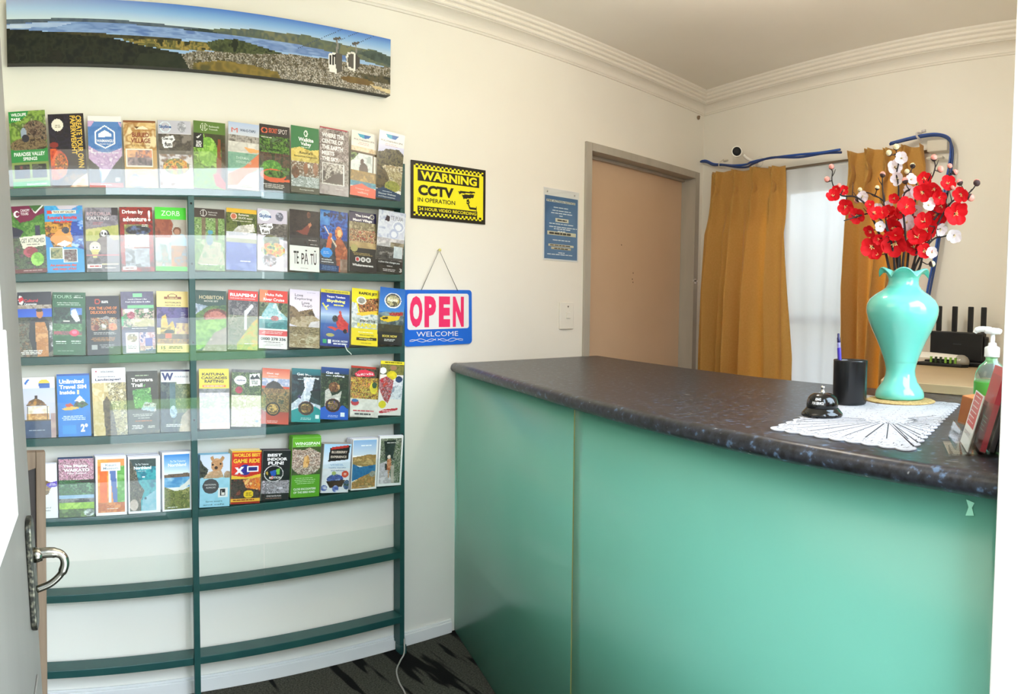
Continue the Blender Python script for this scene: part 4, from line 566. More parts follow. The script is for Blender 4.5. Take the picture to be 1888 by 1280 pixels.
(4, -2.7599, -2.7568, .099, .2166, 'dark olive trail brochure with a tilted forest photo on the fourth shelf', C('3c3826').n(['38341f', '423e2a'], 3, seed=189).n(['4c8a3c', '6aac54', '34602c', '8ac46c'], 6, poly=(.17, .3, .75, .27, .8, .55, .3, .6, .22, .58), seed=190).n(['b8c4d4', '8a9aac', 'd8d4cc', '6a5a5c'], 5, poly=(.55, .5, .93, .52, .9, .66, .43, .62), seed=191).n(['5a5230', '3c3826'], 6, 0, .94, 1, 1, seed=192).T('f4f0e4', 'Tarawera', .14, .11, .84, .17, .04).T('f4f0e4', 'Trail', .14, .195, .5, .255, .04).p('5aa044', .5, .24, .6, .2, .56, .26).L('a8b890', .25, .065, .72, 1, .014).L('d8d4c4', .12, .69, .85, 2, .008).L('d8d4c4', .3, .75, .7, 1, .008).L('e0803c', .2, .795, .82, 1, .01).L('e8e4d8', .1, .865, .5, 3, .01).L('e8e4d8', .6, .88, .85, 2, .01)),
(4, -2.6605, -2.6549, .096, .2177, 'dark waterfall gorge brochure with a big navy letter, left of the divider, fourth shelf', C('4a5248').r('2c2c54', 0, 0, 1, .03).r('f2f2f4', .02, .035, .98, .2).n(['3a4448', '2c343c', '566258'], 5, 0, .2, .55, 1, seed=193).n(['7a8460', '5a6a48', '94996c'], 5, .5, .2, 1, .7, seed=194).n(['5a7478', '4a6468'], 4, .3, .22, .5, .65, seed=195).n(['c8d8e4', '8aa4b4', '5a7480'], 6, ell=(.42, .68, .12, .1), seed=196).r('f0f0f0', .55, .2, 1, .23).n(['c8b494', 'a8987c'], 4, poly=(.6, 1, .7, .75, 1, .62, 1, 1), seed=197).T('1f2466', 'W', .04, .05, .44, .175, .05).T('6a6a80', 'WAIRAKEI', .46, .1, .94, .13, .0).L('f0f0f0', .1, .88, .7, 2, .012)),
(4, -2.5341, -2.5272, .100, .2162, 'yellow-topped rafting brochure with curved dark lettering on the fourth shelf beside the divider', C('b8b8b8').r('f0d83c', 0, 0, 1, .33).n(['6a6a68', '9a9a9c'], 4, 0, .33, 1, .42, seed=198).n(['e4dcdc', 'd0c8cc', 'c8c4cc', 'f0e8e4'], 4, 0, .4, 1, .92, seed=199).n(['e8c4bc', 'f0d4cc'], 3, 0, .9, 1, 1, seed=200).r('e08030', .1, .275, .9, .31).T('3c3410', 'KAITUNA', .1, .07, .86, .115, .04).T('3c3410', 'CASCADES', .07, .13, .94, .175, .04).T('3c3410', 'RAFTING', .18, .185, .82, .235, .04).L('fce8c0', .16, .284, .85, 1, .014)),
(4, -2.4324, -2.4195, .101, .21, 'leafy brochure with two white logo patches on the fourth shelf, right of the yellow-topped one', C('3a4a2c').n(['3c4c28', '5a7438', '20281a', '8a9c5c', '181c14'], 8, 0, 0, 1, .45, seed=201).n(['5a5654', '7a7674'], 4, 0, 0, 1, .05, seed=202).n(['b03040', '8a2430'], 5, ell=(.25, .36, .12, .06), seed=203).n(['d8d0bc', 'e4dcd0', 'c4b8a0', 'f0e8e0'], 4, 0, .45, 1, 1, seed=204).e('f0f0f4', .3, .19, .21, .08).p('f0f0f0', .6, .08, .95, .06, .98, .27, .62, .29).p('242420', .62, .15, .7, .09, .78, .13, .86, .08, .95, .14, .95, .16, .62, .17).T('2c3048', 'zipline', .16, .175, .45, .21, .03).L('5a6a4c', .66, .19, .92, 3, .014).e('9cb0c4', .86, .9, .05, .025)),
(4, -2.3332, -2.3148, .0975, .2094, 'orange-red brochure of a mountain peak with a round carved badge on the fourth shelf', C('c8502c').g('d85a34', 'e8a080', 0, 0, 1, .2).n(['d8d4dc', '8a9cc0', 'e8dcd8'], 3, 0, .18, 1, .32, seed=205).p('3a3430', .05, .4, .2, .28, .4, .22, .6, .25, .8, .36, .1, .44).n(['4a443c', '3a342e'], 4, poly=(.05, .4, .2, .28, .4, .22, .6, .25, .8, .36, .4, .44), seed=206).n(['8a6c40', '5a4a30', 'b08c54', '4a4a30'], 6, 0, .36, 1, .78, seed=207).g('a8402c', 'd05034', 0, .78, 1, 1).n(['8a3a28', 'c04c30'], 3, poly=(0, .74, .2, .8, 0, .84), seed=208).e('2c1c14', .42, .73, .26, .12).e('c89a4c', .42, .73, .2, .095).n(['d8b060', '3a2818', '8a6430'], 6, ell=(.42, .73, .18, .085), seed=209).T('f4e4dc', 'Get up', .16, .075, .6, .115, .02).L('f4d8cc', .18, .14, .55, 1, .008).L('f0d4c8', .2, .94, .62, 2, .008)),
(4, -2.2258, -2.2094, .1055, .2053, 'teal brochure of white water with a round carved badge on the fourth shelf', C('15868a').n(['1c2c30', '12181c', '2c4448'], 5, 0, .1, 1, .75, seed=210).g('1f7c84', '1c5c68', 0, 0, 1, .12).n(['d4d8e4', 'b0bccc', 'eceef4'], 5, poly=(.4, .18, .8, .16, .7, .42, .6, .62, 1, .68, 1, .8, 0, .8, 0, .66, .35, .5, .45, .36), seed=211).p('12181c', .62, .42, 1, .36, 1, .6, .75, .55).p('1a9090', 0, .79, .3, .72, .5, .8, .8, .7, 1, .76, 1, 1, 0, 1).p('3a2c5c', .18, .54, .28, .48, .34, .57).e('5a1c1c', .5, .74, .27, .13).e('1c1410', .5, .74, .23, .115).n(['d8b060', '3a2818', '8a6430'], 6, ell=(.5, .74, .19, .09), seed=212).T('f0f8f8', 'Get in...', .17, .085, .66, .13, .025).T('f0f8f8', 'sledging', .4, .15, .94, .2, .025).L('d4ecec', .2, .2, .4, 1, .01).L('d4ecec', .3, .92, .7, 2, .008).r('e8f4f4', .82, .86, .95, .93)),
(4, -2.1196, -2.101, .1055, .2045, 'royal blue rafting brochure with a round carved badge on the fourth shelf', C('1c54b8').g('1c4a94', '1c3a5c', 0, 0, 1, .14).n(['1c2a1c', '2c4028', '14180f', '4a5c3c'], 6, 0, .12, 1, .78, seed=213).n(['d4d0c4', 'b0b0a8', 'e8e4dc'], 5, poly=(.15, .45, .3, .4, .4, .55, .62, .5, .75, .44, .7, .6, .65, .78, .15, .8), seed=214).n(['3a241c', '8a5a34', '241814', 'c89a60'], 7, ell=(.48, .38, .2, .1), seed=215).p('1c58c0', 0, .79, .25, .73, .5, .8, .8, .72, 1, .8, 1, 1, 0, 1).e('5a1c1c', .44, .73, .27, .13).e('1c1410', .44, .73, .23, .115).n(['d8b060', '3a2818', '8a6430', '5a4a8a'], 6, ell=(.44, .73, .19, .09), seed=216).T('f0f4fc', 'Get on', .17, .08, .64, .125, .03).T('f0f4fc', 'rafting', .42, .14, .84, .185, .025).L('d4e0f4', .15, .155, .38, 1, .012).L('d4e0f4', .25, .92, .65, 2, .008).r('e8f0f8', .72, .86, .86, .94)),
(4, -2.0088, -1.9883, .11, .2044, 'busy brochure of yellow-helmeted rafters with a jagged red slogan on the fourth shelf', C('4a4434').n(['3a3424', '5a5444', '2a2418'], 5, 0, 0, 1, .25, seed=217).r('b83424', 0, 0, .9, .035).n(['c8a83c', '8a3a2c', '3a3428', 'e8d060', '5a5a3c', 'd8844c'], 8, 0, .22, 1, .66, seed=218).n(['e8d83c', 'c8b830'], 4, ell=(.82, .42, .14, .12), seed=219).n(['2c4a34', '3a5a3c'], 4, ell=(.85, .36, .09, .06), seed=220).n(['e8e4dc', 'd4d0c8'], 4, 0, .64, 1, 1, seed=221).p('e0304c', .12, .16, .3, .08, .5, .06, .8, .1, .85, .17, .6, .2, .2, .21).p('f8e8ec', .18, .155, .78, .115, .8, .16, .22, .19).T('c8203c', 'RAFTABOUT', .2, .125, .76, .18, .04).e('b83440', .16, .72, .14, .06).e('3a6aa8', .16, .68, .12, .03).L('c83040', .06, .865, .9, 1, .022).L('4a4a4c', .08, .925, .74, 1, .03)),
(4, -1.8994, -1.8822, .0965, .2179, 'white and yellow rafting brochure with a red brush stroke, last on the fourth shelf', C('ece4e0').n(['6a6a3c', '8a8448', '4a4a2c'], 5, 0, .06, 1, .25, seed=222).r('f0e030', 0, 0, 1, .055).L('6a6420', .08, .015, .9, 1, .02).e('a87c60', .55, .12, .14, .045).n(['e8d430', 'c8b828'], 4, ell=(.5, .26, .22, .08), seed=223).n(['b82c34', '8a3440', 'd8a0a4', '3a3440', 'c84c3c'], 8, poly=(0, .34, .3, .28, .6, .36, .55, .6, .4, .78, .2, .7, 0, .5), seed=224).n(['c8ccd4', 'e8e8ec', '8a94a8'], 5, poly=(.6, .36, 1, .3, 1, .7, .5, .7), seed=225).n(['2a3a5a', '3a4c70'], 4, ell=(.82, .33, .15, .06), seed=226).e('f0f0f4', .12, .18, .14, .06).n(['e8d830', 'd8c828'], 4, ell=(.18, .8, .16, .07), seed=227).p('c82c3c', .05, .93, .3, .89, .85, .86, .85, .89, .6, .93, .1, .965).L('f8e0e0', .15, .91, .75, 1, .016)),
(5, -3.0865, -3.09, .112, .1908, 'white card with a torn brown map shape and purple ribbon, first from the left on the fifth shelf', C('eceaea').n(['8a6a34', '6a5028', 'a8844c'], 5, poly=(.3, .26, .6, .28, .9, .36, .8, .48, .75, .56, .6, .58, .5, .66, .3, .66), seed=228).p('5a3cb8', .72, .36, 1, .32, 1, .42, .8, .44, .7, .4).L('d8d0f0', .78, .36, .98, 2, .012).T('6a6468', 'museum of', .55, .79, .82, .82, .01).T('6a6468', 'waikato', .55, .84, .8, .87, .01).L('6a6468', .5, .75, .66, 1, .014)),
(5, -2.9736, -2.9707, .1085, .2027, 'thick brochure of pink blossom above a park bench and lawn on the fifth shelf', C('8a5a6a').n(['b87894', 'd8a4b8', '5a3a3c', 'e8c0cc', '8a5a6c'], 8, 0, 0, 1, .4, seed=229).n(['2f5a2c', '4a7a4c', '1f3c24', '6a9a6c'], 6, 0, .36, 1, .64, seed=230).p('2c241c', .45, .38, 1, .36, 1, .42, .5, .4).n(['8ab0d0', 'a8c4dc'], 3, 0, .62, 1, .69, seed=231).n(['5a5a54', '8a8a84', '3a3a38'], 5, 0, .68, 1, .76, seed=232).p('2a2824', .42, .74, .5, .71, .85, .70, .88, .72, .8, .75, .5, .77).n(['9ac82c', '7aac24', 'b0d84a'], 4, 0, .75, 1, .88, seed=233).n(['4a6a24', '3a5020', '6a8a3c'], 5, 0, .86, 1, 1, seed=234).n(['3a4a34', 'd8e0d8'], 6, ell=(.85, .93, .15, .06), seed=235).T('fff', 'The Mighty', .13, .1, .84, .15, .045).T('fff', 'WAIKATO', .14, .165, .88, .22, .045).T('f4e8ec', 'New Zealand', .25, .23, .78, .26, .02)),
(5, -2.8673, -2.864, .0965, .2048, 'white-bordered brochure of orange, blue and green stripes on the fifth shelf', C('f4f0ec').r('e8944a', .06, .04, .93, .95).n(['e07c28', 'e89a3c', 'f0b050'], 3, .06, .04, .42, .95, seed=236).n(['e8641c', 'f07828'], 3, .12, .24, .36, .8, seed=237).r('ece8e0', .42, .2, .5, .78).p('5a74b0', .45, .2, .64, .2, .72, .8, .57, .8).p('f4f4f0', .64, .2, .69, .2, .76, .78, .72, .78).n(['6ab04c', '5a9c3c', '8ac46c'], 3, .70, .16, .93, .78, seed=238).n(['c87030', 'b85a28', 'e0904a'], 4, .06, .78, .93, .95, seed=239).r('f4f4f0', .18, .1, .8, .24).T('8a9aa8', 'Kauri', .32, .12, .66, .16, .01).T('8a9aa8', 'Museum', .25, .175, .73, .215, .01).L('f8e4d0', .3, .88, .72, 1, .01)),
(5, -2.7644, -2.7611, .1015, .2, 'white-bordered brochure of teal water and dark rocks seen from above on the fifth shelf', C('f2f0f2').n(['2a8a98', '3aa8b0', '1c7488'], 3, .05, .04, .86, .96, seed=240).n(['2c3a3a', '3a4a48'], 5, .05, .04, .86, .18, seed=241).n(['4a4434', '6a6450', '34342c', '8a7c68'], 6, poly=(.05, .04, .25, .25, .32, .45, .5, .6, .38, .8, .4, .96, .05, .96), seed=242).n(['b8a494', 'd8c8bc'], 4, ell=(.17, .85, .13, .1), seed=243).n(['7ab4c4', '9ac4d0'], 3, poly=(.45, .75, .86, .6, .86, .96, .4, .96), seed=244).e('e8f0f4', .48, .36, .04, .012).e('3a5a64', .53, .74, .04, .02).T('e8f0f0', 'Te Tai Tokerau', .22, .12, .64, .15, .01).T('fff', 'Northland', .18, .17, .72, .225, .03).L('b8d0d4', .28, .25, .64, 1, .01)),
(5, -2.6607, -2.6569, .097, .2083, 'white-bordered brochure of a blue bay with a curved beach on the fifth shelf beside the divider', C('f4f2f4').g('2a84d4', '8abce8', .07, .04, .92, .2).g('8abce8', 'e0ecf4', .07, .2, .92, .37).n(['5a4a40', '7a6450', '3c342c'], 5, poly=(.07, .38, .3, .37, .6, .37, .8, .36, .92, .37, .92, .44, .07, .45), seed=245).n(['4a90c8', '6aacd8', 'a8d0e8'], 3, .07, .43, .92, .6, seed=246).p('f0ece4', .92, .46, .92, .56, .6, .66, .3, .66, .5, .62, .75, .54).n(['6a7434', '8a8c48', '4a5424', 'a8a060'], 6, poly=(.07, .58, .25, .62, .4, .66, .7, .65, .92, .6, .92, .97, .07, .97), seed=247).T('f0f8fc', 'Te Tai Tokerau', .26, .14, .78, .17, .01).T('fff', 'Northland', .2, .19, .8, .245, .02).L('f0f0e8', .12, .93, .55, 1, .012)),
(5, -2.5406, -2.5356, .1, .1915, 'pale blue brochure of a young alpaca face with a dark round badge on the fifth shelf', C('a4d4e8').g('c8d4e4', 'd8dce8', 0, 0, 1, .4).n(['2c3024', '4a4c3c', '1c1f18'], 5, poly=(0, .08, .12, .2, .28, .28, .2, .42, 0, .44), seed=248).p('b88a5c', .33, .05, .42, .02, .5, .12, .42, .16).p('b88a5c', .62, .12, .74, .02, .82, .06, .72, .16).n(['c8986a', 'b8845a', 'd8ac80'], 4, ell=(.56, .2, .2, .13), seed=249).e('3a2a24', .53, .25, .06, .03).e('2c201c', .42, .19, .03, .02).e('2c201c', .68, .18, .03, .02).n(['c8a07c', 'b08c68', 'dcc4a4'], 5, poly=(.1, .45, .3, .32, .7, .3, .8, .44, .1, .46), seed=250).n(['8a6a50', 'b09478'], 4, ell=(.92, .4, .12, .08), seed=251).n(['a8d8ec', '98ccdf'], 2, 0, .455, 1, 1, seed=252).e('4a4448', .36, .6, .27, .14).r('f2f0f0', .6, .64, .93, .82).r('2a2424', .67, .66, .85, .79).p('f0e8e0', .71, .69, .74, .69, .75, .73, .82, .73, .82, .78, .71, .78).T('e8e0dc', 'NATIONAL', .16, .555, .55, .585, .01).T('e8e0dc', 'ALPACAS', .2, .61, .52, .64, .01).T('2c4a5c', 'farm tours', .2, .875, .75, .905, .01).T('2c4a5c', 'and cafe', .12, .94, .82, .965, .01)),
(5, -2.4393, -2.4305, .1005, .1972, 'red and yellow brochure of a game ride with flames and a blue emblem on the fifth shelf', C('d83428').r('e8b830', 0, 0, 1, .03).n(['d8301c', 'c8281c', 'e0442c'], 3, 0, .03, 1, .45, seed=253).e('2a2c8c', .45, .36, .2, .1).r('f0f0f0', .52, .29, .92, .4).r('2a2c78', .57, .315, .88, .375).p('f0f0f4', .1, .31, .2, .31, .42, .44, .32, .44).p('f0f0f4', .32, .3, .42, .3, .2, .44, .1, .44).p('f0c43c', 0, .46, .5, .5, 1, .44, 1, .52, .4, .54, 0, .53).n(['3a3430', '5a4a44', '2a2624', '8a4a3c'], 5, 0, .53, 1, .9, seed=254).n(['e8642c', 'f0a03c', 'c8402c', 'f8d080'], 5, poly=(.4, .55, 1, .5, 1, .75, .7, .72, .5, .7), seed=255).e('f0cc2c', .6, .82, .17, .075).r('f0b83c', 0, .9, 1, .965).r('a83020', 0, .965, 1, 1).T('f4c83c', 'WORLDS BEST', .05, .05, .96, .115, .035).T('f4c83c', 'GAME RIDE', .05, .15, .95, .23, .035).L('8a6c14', .5, .79, .72, 3, .012).L('8a3020', .06, .915, .9, 1, .02)),
(5, -2.338, -2.3274, .0985, .1894, 'black brochure with tilted white slogan and a ringed bright badge on the fifth shelf', C('1c1a1c').n(['1a181a', '242224'], 3, seed=256).n(['8a8084', 'b8b0b8', '5a5256', 'd4ccd4'], 5, 0, .6, 1, .86, seed=257).n(['2c2828', '1c1818'], 3, 0, .86, 1, 1, seed=258).e('e8e4e4', .42, .46, .345, .165).e('1f1c1e', .42, .46, .32, .152).p('c8a83c', .12, .44, .2, .4, .22, .5).p('2a5ab8', .28, .42, .5, .38, .5, .5, .35, .52).p('7ac03c', .5, .38, .62, .36, .64, .48, .52, .48).p('d83c3c', .3, .52, .4, .5, .42, .56, .32, .58).T('f4f0f0', 'BEST', .17, .06, .68, .12, .045).T('f4f0f0', 'INDOOR', .17, .14, .88, .2, .045).T('f4f0f0', 'FUN!', .2, .215, .76, .285, .045).T('f0ece8', 'MOTION', .26, .52, .7, .565, .03).T('e8e0dc', 'ONE RATE FUN', .2, .895, .72, .925, .02).L('b88a74', .15, .95, .8, 1, .01)),
(5, -2.2313, -2.2216, .1035, .2222, 'lime green brochure of a falcon with fanned feathers standing tallest on the fifth shelf', C('62a82a').r('6ab02c', 0, 0, 1, .15).n(['4a5a2c', '3a4a24'], 3, 0, .15, 1, .62, seed=259).n(['c8b0a0', '8a6a5c', 'e0d0c4', '6a4c40'], 7, ell=(.5, .42, .52, .2), seed=260).n(['d8c8b8', 'b89c8a', '5a4038', 'e8dcd0'], 9, poly=(0, .18, .4, .2, .6, .16, 1, .26, 1, .52, .8, .6, .2, .6, 0, .42), seed=261, ar=2.5).n(['d8a460', 'e8c080', 'b8803c'], 5, poly=(.38, .5, .42, .32, .55, .28, .62, .4, .55, .5), seed=262).r('5fa426', 0, .635, 1, 1).T('f4fcec', 'WINGSPAN', .08, .065, .95, .115, .025).L('d8f0c0', .08, .13, .9, 1, .008).L('d8f0c0', .1, .67, .85, 4, .008, .03).T('f4fcec', 'CLOSE ENCOUNTERS', .08, .84, .86, .875, .03).T('f4fcec', 'OF THE BIRD KIND', .08, .895, .84, .93, .03)),
(5, -2.1225, -2.1069, .1035, .1931, 'pale blue brochure with a black wooden sign and a bowl of blueberries on the fifth shelf', C('d8e4f0').g('a4d0f0', 'dce8f4', 0, 0, 1, .35).n(['e8e8ec', 'dcdce0'], 3, .0, .5, 1, 1, seed=263).p('241c1c', .22, .08, .95, .03, .9, .32, .18, .36).p('b83028', .28, .065, .9, .02, .88, .07, .25, .12).n(['3a4a94', '5a6cb0', '242c5c', '8a98cc'], 7, ell=(.48, .72, .3, .1), seed=264).n(['4a3428', '34241c'], 5, poly=(.15, .76, .85, .74, .75, .88, .3, .9), seed=265).n(['8a9a54', 'a8b46c'], 4, ell=(.42, .6, .08, .04), seed=266).n(['3a4a94', '5a6cb0', 'd8d8e4'], 6, ell=(.1, .9, .12, .06), seed=267).n(['4a5aa4', '8090c8', 'e0e0ec'], 6, ell=(.52, .92, .12, .07), seed=268).n(['34406c', '5a6a94', '3a5034'], 6, ell=(.92, .84, .12, .1), seed=269).e('d84c2c', .84, .62, .13, .07).T('d8c8b8', 'BLUEBERRY', .28, .14, .86, .19, .03).T('d8c8b8', 'EXPERIENCE', .26, .24, .84, .285, .03).T('3a5a9a', 'healthy, beautiful', .22, .475, .84, .5, .02).T('3a5a9a', 'and delicious', .3, .53, .8, .555, .02).L('f8dcd0', .77, .6, .91, 2, .014).L('8aa8d0', .25, .41, .8, 2, .01)),
(5, -2.0122, -2.0028, .1005, .2014, 'white-bordered brochure of golden hills around a blue lake on the fifth shelf', C('f2f0ee').g('8ab4e0', 'd0dce8', .0, .02, .94, .32).n(['b08c54', '8a7040', 'c8a870'], 5, poly=(.03, .35, .3, .34, .6, .31, .94, .32, .94, .55, .5, .55, .03, .5), seed=270).n(['2f6a9c', '3a7cac', '245c90'], 3, poly=(.03, .48, .3, .55, .94, .52, .94, .68, .5, .74, .03, .82), seed=271).n(['c8985c', 'b0804a', '8a7440', 'd8b47c'], 5, poly=(.03, .84, .4, .74, .94, .64, .94, .96, .03, .98), seed=272).n(['b8b8b0', '8a8a7c'], 5, ell=(.82, .7, .12, .06), seed=273).r('f2f0ee', 0, 0, .03, 1).r('f2f0ee', .94, 0, 1, 1).r('f2f0ee', 0, .97, 1, 1).L('f4f8fc', .3, .12, .75, 1, .02).L('d8c8b0', .25, .93, .75, 1, .008)),
(5, -1.9029, -1.8915, .0985, .2028, 'white-bordered brochure of a person in orange on a ferny forest path, last on the fifth shelf', C('f4f2f2').n(['4a5a3c', '8a947c', '2c3428', 'b8bca8', '3a3c34'], 9, .06, .05, .94, .95, seed=274).n(['242a24', '34403c'], 5, poly=(.2, .1, .7, .08, .6, .45, .3, .5), seed=275).n(['d4ccd4', 'b8b0b4', 'e4dce0'], 4, poly=(.06, .55, .35, .5, .4, .6, .62, .95, .06, .95), seed=276).n(['c87a4c', 'b05c34', 'e0a078'], 5, poly=(.38, .46, .52, .44, .56, .6, .5, .7, .38, .68), seed=277).e('e4d8cc', .44, .42, .07, .04).p('2a2424', .28, .55, .38, .56, .38, .68, .3, .68).p('c8946c', .42, .7, .49, .7, .48, .84, .43, .84).n(['d8ccc0', 'b8aca0'], 4, poly=(.52, .6, .66, .58, .7, .95, .58, .95), seed=278).L('e8e4e0', .3, .13, .7, 1, .014).L('c8c4c0', .2, .88, .8, 1, .008)),
]
GRP = ['brochures on the top shelf', 'brochures on the second shelf', 'brochures on the third shelf', 'brochures on the fourth shelf', 'brochures on the fifth shelf']
PILE = dict(zip(range(48, 60), ('torn brown map card', 'pink blossom brochure', 'striped brochure', 'teal water brochure', 'blue bay brochure', 'alpaca brochure', 'game ride brochure', 'black brochure with the ringed badge', 'lime green bird brochure', 'blueberry brochure', 'golden hills and lake brochure', 'forest path brochure')))
STACK = {48: .010, 49: .036, 50: .040, 51: .044, 52: .040, 53: .030, 54: .034, 55: .034, 56: .030, 57: .034, 58: .042, 59: .008}
for i, (row, yb, yt, w, zt, label, cov) in enumerate(BR):
    w = w * 0.985
    z0 = SZ[row - 1] + BT + 0.0012; h = zt - BT
    if row < 5: xb, lean, t = 0.0635 - 0.005 * (i % 2), math.atan2(0.028, h), 0.003
    else: xb, lean, t = 0.066 - 0.0015 * (i % 2), 0.0, 0.003
    if yb > -1.91 and row < 5: lean = math.atan2(0.002, h)              # the last one of a row stands in front of the rack's upright
    roll = -math.atan2(yt - yb, h) * (1.0 if abs(yt - yb) > 0.004 else 0.3)
    dz = abs(math.sin(roll)) * w / 2
    if yb > -1.91: yb -= 0.008
    M = face_frame((xb, yb, z0 + dz), lean, roll)
    o = printed('brochure', cov, w, h - dz, t, M=M)
    if len(label.split()) > 16: label = re.sub(r' (standing |first from the left )*on the (top|second|third|fourth|fifth) shelf(?=$| beside)', '', label)
    tag(o, label, 'brochure', GRP[row - 1])
    if i in STACK:
        d = STACK[i]
        col = {49: '4a5c84', 53: '88bcd8', 54: 'e8d8a8', 55: '4a4248', 56: '62a82a', 57: 'b8b0a8'}.get(i, 'e6e6f0')
        m = MB(); n = 9; rg = random.Random(i)
        for k in range(n):                                   # the rest of the pile, a fan of card edges
            a, b = -t - 0.0006 - d * k / n, -t - 0.0006 - d * (k + 0.82) / n
            dx, dy = rg.uniform(-.0008, .0008), rg.uniform(-.002, .003) + (0.006 if i in (56,) else 0)
            m.box((-w / 2 + dx, 0, b), (w / 2 + dx, h - dz + dy - 0.001, a))
        s = m.build('leaflet_pile', mat('leaflet_edges', col, 0.5), M=M)
        tag(s, 'spare leaflets piled behind the ' + PILE[i], 'leaflets', 'leaflet piles on the fifth shelf', 'stuff')
# ------------------------------------------------------------------ things on the walls
def plate(name, cov, w, h, t, M, label, cat, material=None, back='3a3632', parent=None):
    o = printed(name, cov, w, h, t, material or paint_m, parent, M, back)
    if label: tag(o, label, cat)
    return o
# long landscape canvas above the rack
cv = Cov('9ab8dc', 380, 56)
cv.g('4a78c8', '8ab4e0', 0, 0, 1, .16).g('8ab4e0', 'dde6e6', 0, .16, 1, .40)
cv.a += np.array([0.30, 0.22, 0.06]) * np.clip((0.42 - cv.u) / 0.42, 0, 1)[..., None] * np.clip(1 - cv.v / 0.4, 0, 1)[..., None]
cv.n(['4c5a68', '5a6670', '465262'], 24, poly=(0, .32, .06, .315, .15, .31, .28, .31, .40, .335, .5, .345, .5, .40, .3, .37, .15, .36, 0, .41), seed=300)
cv.n(['5c6658', '6c7258', '505c58', '7a7a5c'], 20, poly=(.48, .36, .52, .31, .56, .285, .60, .255, .64, .25, .68, .25, .72, .225, .76, .22, .80, .25, .86, .26, .90, .27, .95, .25, 1, .31, 1, .52, .9, .46, .8, .42, .7, .39, .6, .385, .48, .385), seed=301)
cv.n(['3a4640', '4a5850', '36423e'], 20, poly=(.9, .36, .93, .28, .955, .255, 1, .31, 1, .46, .95, .44), seed=312)
cv.n(['7a94c4', '6884b8', '8ca6d0', '5c78b0'], 10, poly=(0, .40, .1, .365, .2, .355, .3, .365, .4, .375, .5, .385, .6, .385, .7, .39, .8, .42, .88, .46, .86, .53, .7, .555, .6, .545, .5, .52, .4, .53, .2, .525, .1, .51, 0, .48), seed=302, ar=5)
cv.n(['c4d2e4', 'a8bcdc', '9ab0d4'], 8, poly=(0, .405, .1, .37, .16, .37, .12, .44, 0, .47), seed=313, ar=4)
cv.p('33413f', .425, .385, .455, .36, .47, .335, .485, .34, .50, .365, .51, .385)
cv.n(['12140f', '1c2016', '262a1a', '16180f', '201f14'], 30, poly=(0, .47, .05, .49, .12, .53, .2, .57, .26, .60, .32, .68, .40, .75, .47, .80, .5, 1, 0, 1), seed=303)
cv.n(['34301c', '4a4428', '2a2a18'], 30, poly=(.10, .52, .2, .525, .3, .53, .42, .54, .42, .58, .3, .60, .2, .575), seed=314)
cv.n(['4a4a28', '8a7c3c', '5a5a30', 'a8904a', '2c3018'], 34, poly=(.27, .60, .38, .565, .5, .56, .52, .66, .46, .70, .38, .72, .32, .68), seed=304)
cv.n(['2c3420', '3c4428', '545c38', '1f2618'], 40, poly=(.48, .56, .52, .48, .56, .45, .60, .49, .66, .56, .7, .60, .6, .68, .5, .68), seed=305)
cv.n(['5a5440', '8a8070', '3c3a2c', 'b8b0a4', '6a6048', '4a4630'], 80, poly=(.42, .78, .46, .70, .6, .66, .7, .58, .8, .56, .9, .54, 1, .50, 1, 1, .43, 1), seed=306)
cv.n(['5a5440', 'a8a094', '3c3a2c', 'd0c8bc', '6a6048', '7c7468'], 110, poly=(.62, .80, .75, .74, .9, .78, 1, .8, 1, 1, .66, 1), seed=315)
cv.n(['6a5c2c', '8a7434', '54502c'], 20, poly=(.45, .90, .52, .82, .60, .84, .67, .90, .68, 1, .45, 1), seed=307)
cv.n(['1f2618', '2c3020'], 30, poly=(.32, .80, .42, .78, .44, 1, .3, 1), seed=308)
cv.n(['3a3c2c', '5a5238', '2a2c20'], 30, poly=(.90, .70, 1, .68, 1, .80, .92, .80), seed=309)
cv.n(['6a5228', '7a6434'], 20, ell=(.90, .84, .05, .06), seed=310)
cv.n(['e0d0a4', 'c0a878'], 30, poly=(.935, .86, 1, .90, 1, .97, .95, .92), seed=311)
for x0, y0, x1, y1 in ((.715, .50, .853, .0), (.838, .22, .90, .0), (.895, .20, .948, .0), (.86, .31, .894, .21)): cv.p('43506a', x0, y0, x1, y1, x1 + .0022, y1, x0 + .0022, y0)
for q in ((.834, .16, .839, .16, .842, .30, .839, .42, .834, .42, .836, .3, '8a8680'), (.826, .18, .848, .14, .850, .18, .828, .22, '5a5650'), (.890, .20, .895, .20, .897, .36, .893, .38, '8a8680'), (.880, .20, .903, .16, .904, .20, .882, .24, '5a5650'),
          (.831, .42, .852, .42, .853, .72, .834, .78, '5c5852'), (.812, .46, .834, .42, .836, .78, .815, .76, 'f0ece6'), (.815, .49, .820, .48, .821, .63, .817, .65, '2f2d2a'), (.823, .47, .828, .46, .829, .63, .824, .645, '2f2d2a'), (.830, .46, .833, .45, .834, .63, .831, .64, '2f2d2a'),
          (.866, .40, .884, .36, .890, .38, .890, .66, .870, .64, .864, .52, '5a5650'), (.887, .36, .892, .38, .892, .68, .888, .70, 'f0ece6'), (.864, .46, .870, .38, .888, .35, .889, .38, .872, .41, .868, .50, .872, .62, .890, .66, .890, .70, .868, .66, 'e4e0d8'), (.893, .39, .906, .44, .906, .58, .893, .67, '4a4642')):
    cv.p(q[-1], *q[:-1])
cvM = face_frame((0.032, -2.518, 1.9855), 0, math.radians(-0.55))
cv_o = plate('canvas_print', cv, 1.262, 0.191, 0.030, cvM, 'long panoramic canvas print of a lake, town and gondolas above the brochure rack', 'picture', matte_m, '221f1a')

